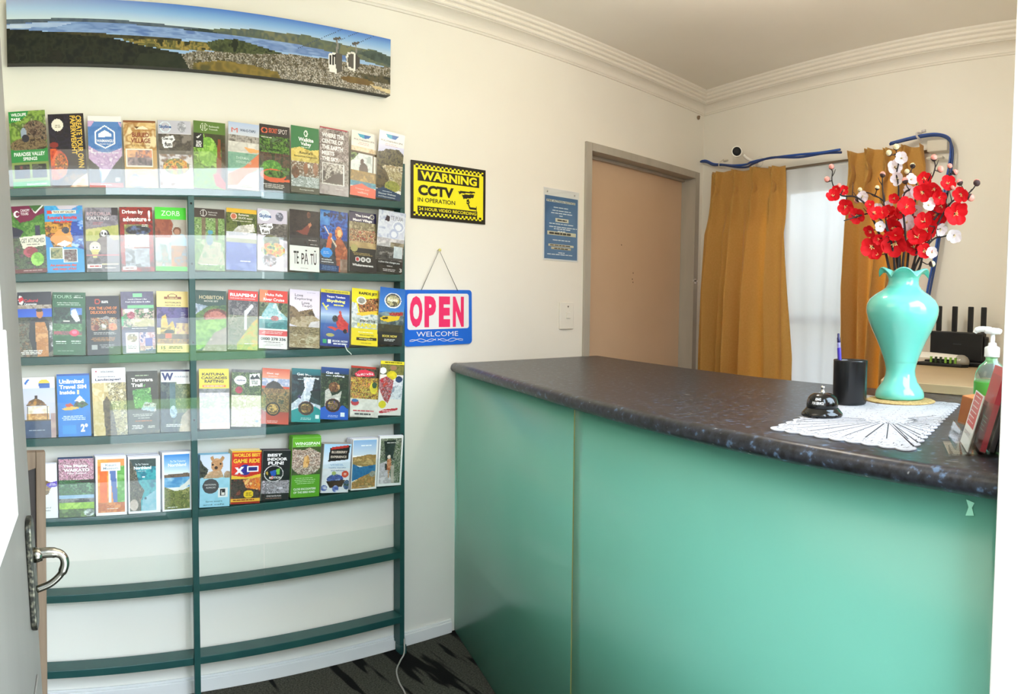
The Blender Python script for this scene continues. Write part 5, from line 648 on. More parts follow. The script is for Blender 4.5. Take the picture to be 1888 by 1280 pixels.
# yellow warning sign
yl, bk = 'f4e81c', '1e1a14'
ws = Cov(bk, 120, 76); ws.r(yl, .035, .05, .965, .945)
for k in range(34):
    u = .035 + .93 * k / 34
    for j in range(2):
        if (k + j) % 2 == 0: ws.r(bk, u, .055 + j * .03, u + .93 / 34, .085 + j * .03).r(bk, u, .885 + j * .03, u + .93 / 34, .915 + j * .03)
ws.r(bk, .035, 0, .965, .055).r(bk, .035, .945, .965, 1).r(bk, .085, .14, .905, .345).r(bk, .085, .775, .885, .875)
ws.T(yl, 'WARNING', .12, .165, .875, .32, .04).T(bk, 'CCTV', .09, .405, .555, .59, .05).T(bk, 'IN OPERATION', .085, .63, .575, .705, .015).T(yl, '24 HOUR VIDEO RECORDING', .10, .797, .87, .853, .02)
ws.p(bk, .615, .455, .64, .44, .855, .42, .85, .45, .66, .475, .64, .50).p(bk, .665, .50, .845, .468, .825, .535, .69, .575).p(bk, .735, .575, .765, .57, .765, .63, .74, .64).e(bk, .752, .625, .022, .035).e(yl, .752, .625, .008, .013).p(bk, .745, .65, .762, .645, .785, .715, .865, .715, .865, .745, .775, .745).r(bk, .865, .68, .873, .785).r(bk, .88, .68, .886, .785)
plate('warning_sign', ws, 0.338, 0.207, 0.002, face_frame((0.0045, -1.616, 1.570), 0, 0), 'yellow and black camera warning sign on the cream wall right of the rack', 'sign', paint_m, '1e1a14')

# hanging OPEN sign
so = empty('open_sign', (0.008, -1.665, 1.314), 'blue OPEN sign with pink letters hanging from a dark cord on a pin', 'sign')
blue_m, pink_m = mat('sign_blue', '1668d4', 0.3), mat('sign_pink', 'ef2f6c', 0.35); swhite_m = mat('sign_white', 'eceaea', 0.35)
def rrect(y0, z0, y1, z1, r, n=6):
    P = []
    for cy, cz, a in ((y1 - r, z1 - r, 0), (y0 + r, z1 - r, 1), (y0 + r, z0 + r, 2), (y1 - r, z0 + r, 3)):
        for k in range(n + 1): t = math.pi / 2 * (a + k / n); P.append((cy + r * math.cos(t), cz + r * math.sin(t)))
    return P
YZ = Matrix(((0, 0, 1, 0), (1, 0, 0, 0), (0, 1, 0, 0), (0, 0, 0, 1)))          # local xy -> world yz
sb_ = MB().prism(rrect(-0.152, -0.205, 0.152, 0.0, 0.014), -0.003, 0, M=YZ).build('sign_board', blue_m, so, M=Matrix.Rotation(math.radians(0.8), 4, 'X'))
MB().prism(rrect(-0.138, -0.145, 0.137, -0.014, 0.010), 0.0001, 0.0006, M=YZ).build('sign_panel', swhite_m, sb_)
m = MB()
for k, ch in enumerate('OPEN'):
    y = -0.127 + k * 0.0635; letter(m, ch, y, -0.138, y + 0.055 - (0.004 if k else 0), -0.024, 0.0009, 0, M=YZ, bold=0.06)
m.build('open_lettering', pink_m, so)
m = MB(); letter(m, 'WELCOME', -0.098, -0.172, 0.088, -0.154, 0.0009, 0, M=YZ, bold=0.0)
for sgn in (1, -1):
    for ph in (0, 1):
        pts = [Vector((0.0007, sgn * (0.004 + 0.115 * t) - 0.008, -0.187 + 0.006 * math.sin(t * 9 + ph * 2.4) * (1 - 0.3 * t) + 0.002 * ph)) for t in [k / 24 for k in range(25)]]
        m.tube(pts, 0.0011, 5)
m.build('welcome_lettering', swhite_m, so)
cord_m = mat('dark_cord', '3a352c', 0.8)
MB().tube([(0.002, -0.078, -0.002), (0.001, 0.0005, 0.146), (0.0015, 0.085, -0.002)], 0.0011, 6).build('hanging_cord', cord_m, so)
tag(MB().lathe([(0.0015, -0.008), (0.0015, 0.008), (0.005, 0.009), (0.006, 0.012), (0.004, 0.015), (0.0001, 0.0155)], 12, M=Matrix.Rotation(math.pi / 2, 4, 'Y')).build('push_pin', mat('yellow_pin', 'd8d080', 0.4), loc=(0.002, -1.6645, 1.4605)), 'small pale yellow pin holding the cord of the OPEN sign', 'pin')

# fire action notice in a clear pocket
fn = Cov('3c6c9c', 60, 84); fn.n(['3a6898', '4070a0'], 3, seed=320).r('e4e4dc', .05, .055, .92, .10).r('d8d4c0', .32, .35, .72, .40).r('d8d0b0', .08, .56, .95, .62).r('e0d4b4', .12, .76, .88, .80).r('e0d4b4', .2, .815, .8, .845)
fn.T('2c2c34', 'FIRE ACTION NOTICE', .07, .063, .90, .093, .02)
for v, a, b in ((.17, .25, .72), (.22, .14, .85), (.26, .1, .9), (.30, .42, .56), (.43, .06, .93), (.48, .06, .98), (.51, .25, .78), (.545, .36, .65), (.69, .22, .78), (.89, .4, .62), (.92, .05, .95)): fn.L('d8e4ec', a, v, b, 1, .014, seed=int(v * 100))
fn.L('3a3a34', .34, .365, .7, 1, .02).L('3a3a34', .1, .575, .92, 1, .03).L('4a4434', .15, .772, .85, 1, .016).L('4a4434', .22, .822, .78, 1, .016)
fo = empty('fire_notice', (0.0008, -1.038, 1.456), 'blue fire action notice in a clear pocket beside the flush tan door', 'notice')
MB().box((0, -0.103, -0.004), (0.0012, 0.103, 0.296)).build('backing_sheet', swhite_m, fo)
plate('notice_sheet', fn, 0.194, 0.262, 0.0004, face_frame((0.0022, 0.0, 0.002)), None, None, paint_m, 'ffffff', fo)
MB().box((0.0028, -0.103, -0.004), (0.0034, 0.103, 0.294)).build('clear_cover', clear_sheet('clear_pocket'), fo)
for y in (-0.085, 0.075): MB().lathe([(0.0001, 0.0015), (0.003, 0.001), (0.0035, 0)], 10, M=Matrix.Translation((0.0035, y, 0.279)) @ Matrix.Rotation(math.pi / 2, 4, 'Y')).build('screw', mat('steel_screw', 'b0aca4', 0.3, 0.9), fo)

# light switch
sw = empty('light_switch', (0.0005, -1.003, 1.219), 'white single light switch on the wall left of the tan door', 'light switch')
sw_m = mat('switch_white', 'e9e5da', 0.35)
MB().box((0, -0.042, -0.058), (0.008, 0.042, 0.058)).build('face_plate', sw_m, sw, bevel=0.003)
MB().box((0.008, -0.006, -0.012), (0.0125, 0.018, 0.015)).build('rocker', sw_m, sw, bevel=0.002)
MB().add([(0.0085, 0.001, 0.042), (0.0085, 0.011, 0.042), (0.0085, 0.006, 0.033)], [(0, 1, 2)]).build('indicator_mark', mat('dark_mark', '4a3a34', 0.5), sw)

# little knot of plaster in the corner under the cornice
tag(MB().sphere((0.006, -0.062, 2.262), 0.009, sq=(0.9, 1, 1.2)).sphere((0.010, -0.060, 2.268), 0.005).build('corner_hook', mat('brown_hook', '8a745c', 0.6)), 'small brown hook in the wall corner just below the cornice', 'hook')

# ------------------------------------------------------------------ curtains, window end of the room
cur_m = mat('mustard_curtain', 'dfb468', 0.85, spec=0.15, noise=(120, 'd4a75a', (1, 1, 1), 0.3, 0.7), sheen=0.3)
def _translucent(m, col, fac):
    nt = m.node_tree; p = nt.nodes['Principled BSDF']; o = nt.nodes['Material Output']
    t = nt.nodes.new('ShaderNodeBsdfTranslucent'); t.inputs[0].default_value = (*lin(col), 1)
    mx = nt.nodes.new('ShaderNodeMixShader'); mx.inputs[0].default_value = fac
    nt.links.new(p.outputs[0], mx.inputs[1]); nt.links.new(t.outputs[0], mx.inputs[2]); nt.links.new(mx.outputs[0], o.inputs['Surface'])
_translucent(cur_m, 'ecbc5c', 0.38)
def curtain(name, s0t, s1t, s0b, s1b, zt0, zt1, zb, pleats, seed, label):
    rg = random.Random(seed); ph = [rg.uniform(-.25, .25) for _ in range(12)]
    HD = 0.095
    def fn(u, v):
        z_top = zt0 + (zt1 - zt0) * u
        z = z_top + 0.004 * math.sin(u * 17 + seed) - v * (z_top - zb)
        d = z_top - z                                                     # distance below the head
        k = min(1.0, d / 0.9)
        s = (s0t + (s1t - s0t) * u) * (1 - k) + (s0b + (s1b - s0b) * u) * k
        head = math.exp(-((d - HD) / 0.045) ** 2)                         # pinched waist of the pleats
        pl = pleats * u + 0.10 * math.sin(3 * u + 1.6 * k + seed)
        x = (pl % 1.0) - 0.5                                              # position inside one pleat, 0 = its ridge
        x += 0.06 * k * math.sin(pl * 5 + seed)
        below = min(1, max(0, d - HD) / 0.22)
        ridge = math.exp(-(x / (0.11 + 0.13 * below)) ** 2)
        twin = 0.95 * math.exp(-((abs(x) - 0.07 - 0.05 * max(0, 1 - d / HD)) / 0.038) ** 2)   # the two fingers of a pinch pleat
        back = 0.42 * math.exp(-(((pl + 0.5 + 0.08 * math.sin(4 * pl + seed)) % 1.0 - 0.5) / 0.16) ** 2) * below
        f = (ridge + back) * below + (twin + 0.25 * ridge) * (1 - below)
        deep = 0.046 + 0.056 * min(1, d / 0.6)
        off = 0.034 + deep * f * (1 - 0.35 * head) + (0.012 * math.sin(9.1 * pl + 2 * k + seed) + 0.008 * math.sin(17 * pl - 1.5 * k)) * k
        s += -0.030 * math.sin(2 * math.pi * x) * math.exp(-(x / .25) ** 2) * (0.35 + 0.65 * head) * (1 if d > .02 else .5)
        return BW(s, off, z)
    o = MB().grid(fn, 190, 90).build(name, cur_m)
    so_ = o.modifiers.new('thick', 'SOLIDIFY'); so_.thickness = 0.0018
    return tag(o, label, 'curtain', 'mustard curtains at the window')
curtain('curtain', 0.105, 0.612, 0.066, 0.690, 1.966, 1.940, 0.45, 4, 3, 'mustard pleated curtain at the left side of the window beside the door')
curtain('curtain', 0.975, 1.362, 1.02, 1.30, 1.957, 1.952, 0.50, 4.5, 8, 'mustard pleated curtain at the right side of the window, behind the blossom')
net_m = bpy.data.materials.new('net_curtain'); net_m.use_nodes = True
_nt = net_m.node_tree; _nt.nodes.clear()
_o = _nt.nodes.new('ShaderNodeOutputMaterial'); _m1 = _nt.nodes.new('ShaderNodeMixShader'); _m2 = _nt.nodes.new('ShaderNodeMixShader')
_d = _nt.nodes.new('ShaderNodeBsdfDiffuse'); _t = _nt.nodes.new('ShaderNodeBsdfTranslucent'); _tr = _nt.nodes.new('ShaderNodeBsdfTransparent')
_d.inputs[0].default_value = (0.60, 0.62, 0.64, 1); _t.inputs[0].default_value = (0.84, 0.87, 0.90, 1)
_m1.inputs[0].default_value = 0.035; _m2.inputs[0].default_value = 0.032
_nt.links.new(_d.outputs[0], _m1.inputs[1]); _nt.links.new(_t.outputs[0], _m1.inputs[2]); _nt.links.new(_m1.outputs[0], _m2.inputs[1]); _nt.links.new(_tr.outputs[0], _m2.inputs[2]); _nt.links.new(_m2.outputs[0], _o.inputs[0])
def _net(u, v):
    s = 0.55 + 0.58 * u; z = 1.925 - 0.015 * u - v * 1.45
    w = u * 34 + 1.3 * math.sin(u * 9 + v * 1.5) + 0.5 * math.sin(v * 3)
    return BW(s, 0.024 + 0.007 * math.cos(w) * (0.5 + 0.5 * min(1, v * 6)), z)
tag(MB().grid(_net, 160, 50).build('net_curtain', net_m), 'sheer white net curtain hanging between the two mustard curtains', 'net curtain')
rail_m = mat('rail_white', 'd4cdbf', 0.4); dark_rail = mat('rail_brown', '6a5a48', 0.5)
rl = empty('curtain_rail', BW(0.75, 0.0, 1.945), 'pale curtain rail and bracket on the wall above the window', 'curtain rail')
_inv = Matrix.Translation(-rl.location)
m = MB().box((0.10, -0.018, 1.927), (1.44, -0.006, 1.938), M=_inv @ MBW); m.build('rail', dark_rail, rl, bevel=0.002)
MB().box((1.372, -0.035, 1.925), (1.466, -0.001, 1.972), M=_inv @ MBW).box((1.374, -0.045, 1.893), (1.452, -0.02, 1.903), M=_inv @ MBW).build('bracket', rail_m, rl, bevel=0.004)
# blue network cables looped along the wall
cab_b = mat('blue_cable', '2552a6', 0.45); cab_k = mat('navy_cable', '1c3a74', 0.45)
P1 = [BW(.012, .022, 2.045), BW(.05, .024, 2.04), BW(.11, .03, 2.015), BW(.17, .034, 2.003), BW(.27, .036, 1.985), BW(.36, .04, 1.978), BW(.44, .085, 1.972), BW(.56, .095, 1.972), BW(.72, .085, 1.97), BW(.86, .09, 1.962), BW(.98, .10, 1.960)]
P2 = [BW(.012, .03, 2.040), BW(.06, .03, 2.03), BW(.12, .036, 2.006), BW(.2, .04, 1.995), BW(.3, .042, 1.972), BW(.38, .05, 1.962), BW(.46, .095, 1.960), BW(.58, .10, 1.972), BW(.74, .09, 1.956), BW(.88, .085, 1.958), BW(.98, .09, 1.950)]
T1 = [BW(1.22, .075, 1.966), BW(1.3, .05, 1.985), BW(1.37, .034, 1.996), BW(1.43, .034, 1.991), BW(1.472, .03, 1.972), BW(1.479, .026, 1.93), BW(1.476, .03, 1.86), BW(1.462, .03, 1.79), BW(1.455, .03, 1.70), BW(1.44, .03, 1.60), BW(1.42, .03, 1.48), BW(1.40, .035, 1.36), BW(1.385, .04, 1.22)]
T2 = [BW(1.22, .08, 1.960), BW(1.3, .056, 1.978), BW(1.38, .042, 1.988), BW(1.44, .042, 1.983), BW(1.478, .038, 1.962), BW(1.492, .034, 1.92), BW(1.490, .034, 1.86), BW(1.482, .034, 1.80), BW(1.463, .034, 1.69), BW(1.448, .034, 1.58), BW(1.43, .034, 1.46), BW(1.412, .04, 1.34), BW(1.398, .045, 1.21)]
for P, mt, lab in ((P1, cab_b, 'bright blue network cable on the wall above the left mustard curtain, uppermost strand'), (P2, cab_k, 'navy network cable sagging along the wall above the left mustard curtain'),
                   (T1, cab_b, 'bright blue network cable dropping down the wall right of the rail bracket'), (T2, cab_k, 'navy network cable dropping down the wall right of the rail bracket, outermost strand')):
    tag(MB().tube(catmull(P, 6), 0.0054, 8).build('network_cable', mt), lab, 'cable', 'blue network cables')
tag(MB().tube(catmull([BW(.176, .02, 2.03), BW(.172, .045, 2.01), BW(.176, .05, 1.99), BW(.18, .03, 1.985)], 5), 0.002, 6).tube([BW(.16, .004, 2.028), BW(.19, .004, 2.026)], 0.005, 8).build('cable_clip', mat('clip_white', 'd8d0c0', 0.4)), 'small white clip holding the blue cables near the corner', 'cable clip')
tag(MB().tube(catmull([BW(1.335, .02, 2.008), BW(1.335, .056, 2.0), BW(1.34, .06, 1.984), BW(1.345, .04, 1.975)], 5), 0.0045, 8).tube([BW(1.328, .003, 2.02), BW(1.345, .003, 2.022)], 0.006, 8).build('cable_clip', mat('tie_white', 'd4d0d4', 0.4)), 'small white tie round the blue cables above the rail bracket', 'cable clip')
# small security camera
sc0 = empty('security_camera', BW(0.385, 0.0, 2.0), 'small white security camera with a black lens above the left mustard curtain', 'camera')
cw_m = mat('camera_white', 'e6e2d8', 0.35)
_d = (Vector((2.2, -3.149, 1.243)) - BW(0.36, 0.11, 2.03)); _d.z *= 0.55; _d.normalize()
_q = Matrix.Translation(BW(0.357, 0.105, 2.030) - sc0.location) @ _d.to_track_quat('Z', 'Y').to_matrix().to_4x4()
MB().lathe([(0.0001, -0.062), (0.016, -0.060), (0.022, -0.052), (0.0245, -0.01), (0.0255, 0.0), (0.0245, 0.003), (0.0225, 0.003)], 28, M=_q @ Matrix.Scale(1.08, 4)).build('housing', cw_m, sc0)
MB().lathe([(0.0225, 0.0005), (0.0225, 0.0025), (0.016, 0.004), (0.0001, 0.0045)], 28, M=_q @ Matrix.Scale(1.06, 4)).build('lens', mat('lens_black', '060608', 0.45, spec=0.2), sc0)
MB().tube(catmull([BW(0.405, 0.004, 1.99) - sc0.location, BW(0.395, 0.03, 1.992) - sc0.location, BW(0.38, 0.06, 2.003) - sc0.location, BW(0.372, 0.075, 2.015) - sc0.location], 5), 0.008, 10).build('arm', cw_m, sc0)
MB().lathe([(0.0001, 0.006), (0.024, 0.005), (0.027, 0.0005)], 24, M=Matrix.Translation(BW(0.41, 0.0, 1.99) - sc0.location) @ MBW @ Matrix.Rotation(math.pi / 2, 4, 'X')).build('base', cw_m, sc0)
# ------------------------------------------------------------------ things on the worktop
# scalloped lace mat
lace_m = mat('white_lace', 'b9b7ba', 0.75, spec=0.2, bump=(220, 0.3)); hole_m = mat('lace_openings', '3a3a3e', 0.8)
cl_, cf_, cr_, cb_ = Vector((1.593, -2.060, 0)), Vector((1.873, -2.118, 0)), Vector((1.787, -1.476, 0)), Vector((1.525, -1.439, 0))
lo = Vector((1.6945, -1.773, ZT + 0.0006))
def scallop(a, b, n, d, inward):
    out = []; t = (b - a); nn = Vector((t.y, -t.x, 0)).normalized()
    if (nn.dot(inward - a)) > 0: nn = -nn
    for i in range(n * 6):
        u = i / (n * 6); out.append(a + t * u + nn * (d * abs(math.sin(math.pi * n * u)) - d * 0.5))
    return out
mid = (cl_ + cf_ + cr_ + cb_) / 4
ring = scallop(cl_, cf_, 9, .008, mid) + scallop(cf_, cr_, 17, .010, mid) + scallop(cr_, cb_, 9, .008, mid) + scallop(cb_, cl_, 17, .008, mid)
def bil(u, v): return cl_ * (1 - u) * (1 - v) + cf_ * u * (1 - v) + cr_ * u * v + cb_ * (1 - u) * v
rel = lambda p, z: Vector((p.x - lo.x, p.y - lo.y, z))
m = MB(); n = len(ring); c0 = Vector((mid.x - lo.x, mid.y - lo.y, 0.0016))
m.add([rel(p, 0.0) for p in ring] + [rel(p, 0.0016) for p in ring] + [c0], [(i, (i + 1) % n, n + (i + 1) % n, n + i) for i in range(n)] + [(n + i, n + (i + 1) % n, 2 * n) for i in range(n)] + [tuple(range(n))[::-1]], 0)
def strip(a, b, w, z=0.00175):
    d = (b - a); s_ = Vector((-d.y, d.x, 0)).normalized() * w / 2
    m.add([rel(p, z) for p in (a - s_, b - s_, b + s_, a + s_)], [(0, 1, 2, 3)], 1)
rg = random.Random(5)
for (fu, fv), (r0, r1), (a0, a1), k in (((.62, .42), (.05, .22), (-165, -15), 17), ((.62, .42), (.05, .13), (-10, 60), 7), ((.2, .35), (.03, .12), (120, 250), 10), ((.5, .86), (.05, .14), (10, 170), 14)):
    o_ = bil(fu, fv)
    for i in range(k):
        t = math.radians(a0 + (a1 - a0) * i / (k - 1)); d = Vector((math.cos(t), math.sin(t), 0)); e_ = r1
        while e_ > r0:                                                  # keep inside the mat
            q = o_ + d * e_
            if min((q - a).cross(b - a).z * -1 for a, b in ((cl_, cf_), (cf_, cr_), (cr_, cb_), (cb_, cl_))) > 0.004: break
            e_ -= 0.01
        if e_ > r0 + .01: strip(o_ + d * r0, o_ + d * e_, 0.0022 if i % 3 else 0.0032)
    for i in range(26):
        t = math.radians(a0 + (a1 - a0) * (i + rg.random()) / 26); d = Vector((math.cos(t), math.sin(t), 0)); r = r0 + rg.uniform(-.018, .004)
        strip(o_ + d * r, o_ + d * (r + .005) + Vector((rg.uniform(-.004, .004), rg.uniform(-.004, .004), 0)), 0.0022)
for gu in range(1, 9):                                                   # rows of small eyelets over the cloth
    for gv in range(1, 22):
        q = bil(gu / 9 + rg.uniform(-.02, .02), gv / 22 + rg.uniform(-.008, .008)); t = rg.uniform(0, 6.28)
        for k in range(3): strip(q + Vector((math.cos(t + k * 2.1), math.sin(t + k * 2.1), 0)) * .003, q + Vector((math.cos(t + k * 2.1), math.sin(t + k * 2.1), 0)) * .009, 0.0011)
for i in range(0, n, 2):
    a, b = ring[i], ring[(i + 1) % n]; strip(a + (mid - a) * 0.05, b + (mid - b) * 0.06, 0.0016)
    if i % 4 == 0: strip(a + (mid - a) * 0.09, a + (mid - a) * 0.12 + Vector((.002, .002, 0)), 0.0014)
tag(m.build('lace_mat', [lace_m, hole_m], loc=lo), 'white lace mat with scalloped edges lying on the charcoal worktop', 'table mat')
# woven coaster
straw_m = mat('woven_straw', 'c9ac72', 0.8, noise=(160, 'a8884e', (1, 1, 1), 0.35, 0.7), bump=(300, 0.5))
prf = [(0.0001, 0.004)]
for k in range(1, 15): prf += [(0.0058 * k - 0.003, 0.0052 if k % 2 else 0.0046), (0.0058 * k, 0.0034)]
prf += [(0.0845, 0.002), (0.0835, 0.0)]
tag(MB().lathe(prf[::-1], 56).build('woven_coaster', straw_m, loc=(1.6505, -1.514, ZT + 0.0026)), 'round woven straw coaster under the turquoise vase', 'coaster')
# turquoise vase
K = 0.0013446
VZ = ZT + 0.0082
vb_ = Vector((1.641, -1.496, VZ))
vp = [(44, 752), (45.2, 750), (45, 745), (43.5, 739), (38, 731), (31.5, 722), (27.6, 710), (27, 700), (29.5, 688), (33.5, 676), (39, 662), (45, 648), (52, 634), (58, 621), (62.5, 610), (65.5, 599), (66.2, 590), (65, 582), (60, 573), (51, 565), (41, 558.5), (33, 553), (29, 547), (27.6, 540), (28.5, 533), (32, 527)]
outer = [(r * K, (752 - y) * K) for r, y in vp]
def vwob(r, z, a, i): return r, z
vz_m = mat('turquoise_glaze', '70cebb', 0.10, spec=0.6, coat=0.5)
vm = MB(); seg = 64; v = []; f = []
zr = (752 - 527) * K; rim = [(34.5, 4, 0), (38.5, 8, .4), (42.5, 9.5, .85), (45.5, 8.5, 1.2), (46.4, 6.8, 1.25), (44.7, 6.4, 1.1), (41, 6.8, .8), (37, 5, .35), (32.5, 1, 0), (29.5, -4, 0), (26, -14, 0), (27, -24, 0), (40, -38, 0), (58, -60, 0), (30, -160, 0), (0.01, -205, 0)]
rings = [(r, z, 0) for r, z in outer] + [(a * K, zr + b * K, w) for a, b, w in rim]
for r, z, w in rings:
    for j in range(seg):
        t = 2 * math.pi * j / seg; c = 2 * abs(math.cos(3 * (t + 1.245))) ** 0.8 - 1.25
        rr = r * (1 + 0.03 * w * c); zz = z + w * (7.0 * K * c - 4.0 * K)
        v.append((rr * math.cos(t), rr * math.sin(t), zz))
for i in range(len(rings) - 1):
    for j in range(seg): f.append((i * seg + j, i * seg + (j + 1) % seg, (i + 1) * seg + (j + 1) % seg, (i + 1) * seg + j))
f.append(tuple(range(seg))[::-1]); vm.add(v, f, 0, True)
tag(vm.build('vase', vz_m, loc=vb_), 'turquoise glazed vase with a ruffled rim holding the red blossom', 'vase')

# black desk bell
blk = mat('gloss_black', '0b0b0c', 0.12, spec=0.6); chrome = mat('chrome', 'd8d4cc', 0.15, 1.0)
bl = empty('desk_bell', (1.600, -1.856, ZT + 0.0024), 'black domed desk bell with a metal button on the lace mat', 'bell')
MB().lathe([(0.040, 0), (0.042, 0.002), (0.0415, 0.006), (0.037, 0.011), (0.033, 0.0155), (0.0325, 0.0165), (0.0001, 0.0165)], 40).build('base', blk, bl)
dm_ = MB().lathe([(0.0315, 0.0168), (0.0318, 0.018), (0.0322, 0.022), (0.0312, 0.030), (0.0285, 0.037), (0.024, 0.042), (0.017, 0.0455), (0.009, 0.047), (0.0001, 0.0472)], 40).build('dome', blk, bl)
MB().lathe([(0.0048, 0.0455), (0.0048, 0.049), (0.0032, 0.050), (0.0032, 0.055), (0.0042, 0.056), (0.0044, 0.0585), (0.003, 0.060), (0.0001, 0.0604)], 20).build('button', chrome, bl)
m = MB(); yaw = math.atan2(-3.149 + 1.856, 2.2 - 1.6)
def domept(a, z): 
    r = float(np.interp(z, [0.018, 0.022, 0.030, 0.037, 0.042], [0.0320, 0.0324, 0.0314, 0.0287, 0.0243])) + 0.0002
    return Vector((r * math.cos(a), r * math.sin(a), z))
for text, a0, a1, z0, z1 in (('RING', -.50, -.10, .0335, .0385), ('FOR SERVICE', -.68, .08, .0255, .0310)):
    vv, ff = glyphs(text, 0.04); m.add([domept(yaw + a0 + (a1 - a0) * x, z0 + (z1 - z0) * y) for x, y in vv], ff)
m.build('bell_lettering', swhite_m, dm_)
# pen cup and pen
cp = tag(MB().lathe([(0.036, 0), (0.0385, 0.003), (0.039, 0.006), (0.0392, 0.098), (0.0395, 0.1005), (0.0385, 0.102), (0.0362, 0.100), (0.0355, 0.006), (0.0001, 0.005)], 40, wob=lambda r, z, a, i: (r * (1 + 0.012 * math.sin(3 * a + 20 * z)) * (1 + 0.015 * math.exp(-((a - 4.9 - 2.5 * z) / 0.12) ** 2)), z)).build('pen_cup', mat('satin_black', '101011', 0.25, noise=(9, '1c1c1e', (1, 1, .4), 0.45, 0.7)), loc=(1.568, -1.640, ZT + 0.0024)), 'black pen cup standing beside the turquoise vase', 'pen cup')
pn = empty('ballpoint_pen', (1.556, -1.658, ZT + 0.012), 'clear ballpoint pen with blue-violet ink standing in the black cup', 'pen')
pn.rotation_euler = (math.radians(2), math.radians(-4), 0)
MB().lathe([(0.001, 0.0), (0.004, 0.012), (0.0042, 0.128), (0.0036, 0.132)], 12).build('barrel', mat('clear_violet', 'b8b4f0', 0.1, trans=0.6), pn)
MB().lathe([(0.0042, 0.05), (0.0046, 0.052), (0.0046, 0.118), (0.0042, 0.12)], 12).build('ink_sleeve', mat('violet_ink', '3c2aa0', 0.25), pn)
MB().lathe([(0.0036, 0.132), (0.0040, 0.134), (0.0040, 0.142), (0.0026, 0.144), (0.0026, 0.152), (0.0001, 0.153)], 12).build('clicker', mat('dark_violet', '1c1450', 0.3), pn)
# hand sanitiser bottle
hb = empty('sanitiser_bottle', (1.918, -1.748, ZT + 0.0005), 'clear pump bottle with a green label standing behind the leaflet holder', 'bottle')
MB().lathe([(0.030, 0), (0.033, 0.003), (0.034, 0.02), (0.034, 0.085), (0.032, 0.10), (0.026, 0.113), (0.016, 0.121), (0.0125, 0.126), (0.0125, 0.134)], 32).build('bottle_body', mat('clear_gel', 'dfe4da', 0.06, trans=0.9), hb)
MB().lathe([(0.0344, 0.03), (0.0346, 0.031), (0.0346, 0.082), (0.0344, 0.083)], 32).build('label_band', mat('label_green', '4aa03a', 0.4), hb)
pw = mat('pump_white', 'ecebe6', 0.35)
pc_ = MB().lathe([(0.015, 0.132), (0.0155, 0.134), (0.0155, 0.150), (0.014, 0.152), (0.009, 0.154), (0.008, 0.160), (0.0045, 0.161), (0.0045, 0.180), (0.0001, 0.181)], 24).build('pump_collar', pw, hb)
MB().lathe([(0.010, 0.178), (0.012, 0.181), (0.0125, 0.187), (0.008, 0.190), (0.0001, 0.1905)], 20, M=Matrix.Diagonal((1.5, 0.8, 1, 1))).tube(catmull([(-0.004, 0, 0.186), (-0.022, 0.0, 0.187), (-0.034, 0, 0.184), (-0.037, 0, 0.179)], 4), [0.006] * 9 + [0.0045] * 4, 10).build('pump_head', pw, pc_)
# small wooden block
tag(MB().box((-0.014, -0.03, 0), (0.014, 0.03, 0.055)).build('wooden_block', mat('orange_wood', 'b06a34', 0.5, noise=(14, '9a5526', (1, 6, 1), 0.35, 0.7)), M=Matrix.Translation((1.893, -1.80, ZT + 0.004)) @ Matrix.Rotation(math.radians(-20), 4, 'Z') @ Matrix.Rotation(math.radians(10), 4, 'Y'), bevel=0.002), 'small orange-brown wooden block behind the clear leaflet holder', 'wooden block')

# clear tiered leaflet holder at the counter end: local x = facing out, y = across, z up
hn = math.radians(-160)
HM = Matrix.Translation((1.984, -2.046, ZT + 0.0006)) @ Matrix.Rotation(hn, 4, 'Z')
clr = clear_sheet('clear_holder', gain=1.5)
hd = empty('leaflet_holder', (0, 0, 0), 'clear tiered plastic leaflet holder at the end of the worktop by the white door jamb', 'leaflet holder', M=HM)
TR = math.radians(-15)
MB().box((-0.022, -0.056, 0), (0.074, 0.056, 0.0025)).build('holder_base', clr, hd)
def lean_M(x, z): return Matrix.Translation((x, 0, z)) @ Matrix.Rotation(TR, 4, 'Y')
for x, z, hf, hb_ in ((0.042, 0.003, 0.030, 0.075), (0.0145, 0.003, 0.075, 0.125)):
    for nm, a, b in (('pocket_front', (0.022, -0.056, 0), (0.024, 0.056, hf)), ('pocket_back', (-0.0025, -0.056, 0), (-0.0005, 0.056, hb_)), ('pocket_side', (0, -0.058, 0), (0.022, -0.0565, hf)), ('pocket_side', (0, 0.0565, 0), (0.022, 0.058, hf))):
        MB().box(a, b, M=lean_M(x, z)).build(nm, clr, hd)
def hleaf(cov, x, z, h, t, label, back='c8c4c0', w=0.098):
    M = HM @ lean_M(x, z) @ Matrix(((0, 0, 1, 0), (1, 0, 0, 0), (0, 1, 0, 0), (0, 0, 0, 1))) @ Matrix.Translation((0, 0, t))
    tag(printed('leaflet', cov, w, h, t, M=M, back=back), label, 'leaflet', 'leaflets in the clear holder')
hleaf(Cov('efeeee').r('d0343c', .08, .02, .92, .62).L('f4e0e0', .15, .07, .85, 6, .018, .09).L('8a8484', .12, .72, .88, 3), 0.044, 0.004, 0.088, 0.0015, 'white card with a red printed block in the lowest pocket of the clear holder')
hleaf(Cov('c02c3c').L('f0d0d0', .1, .62, .9, 4, .012, .05).r('d8404c', 0, 0, 1, .1), 0.0175, 0.004, 0.130, 0.009, 'red leaflets in the middle pocket of the clear holder', 'b83444')
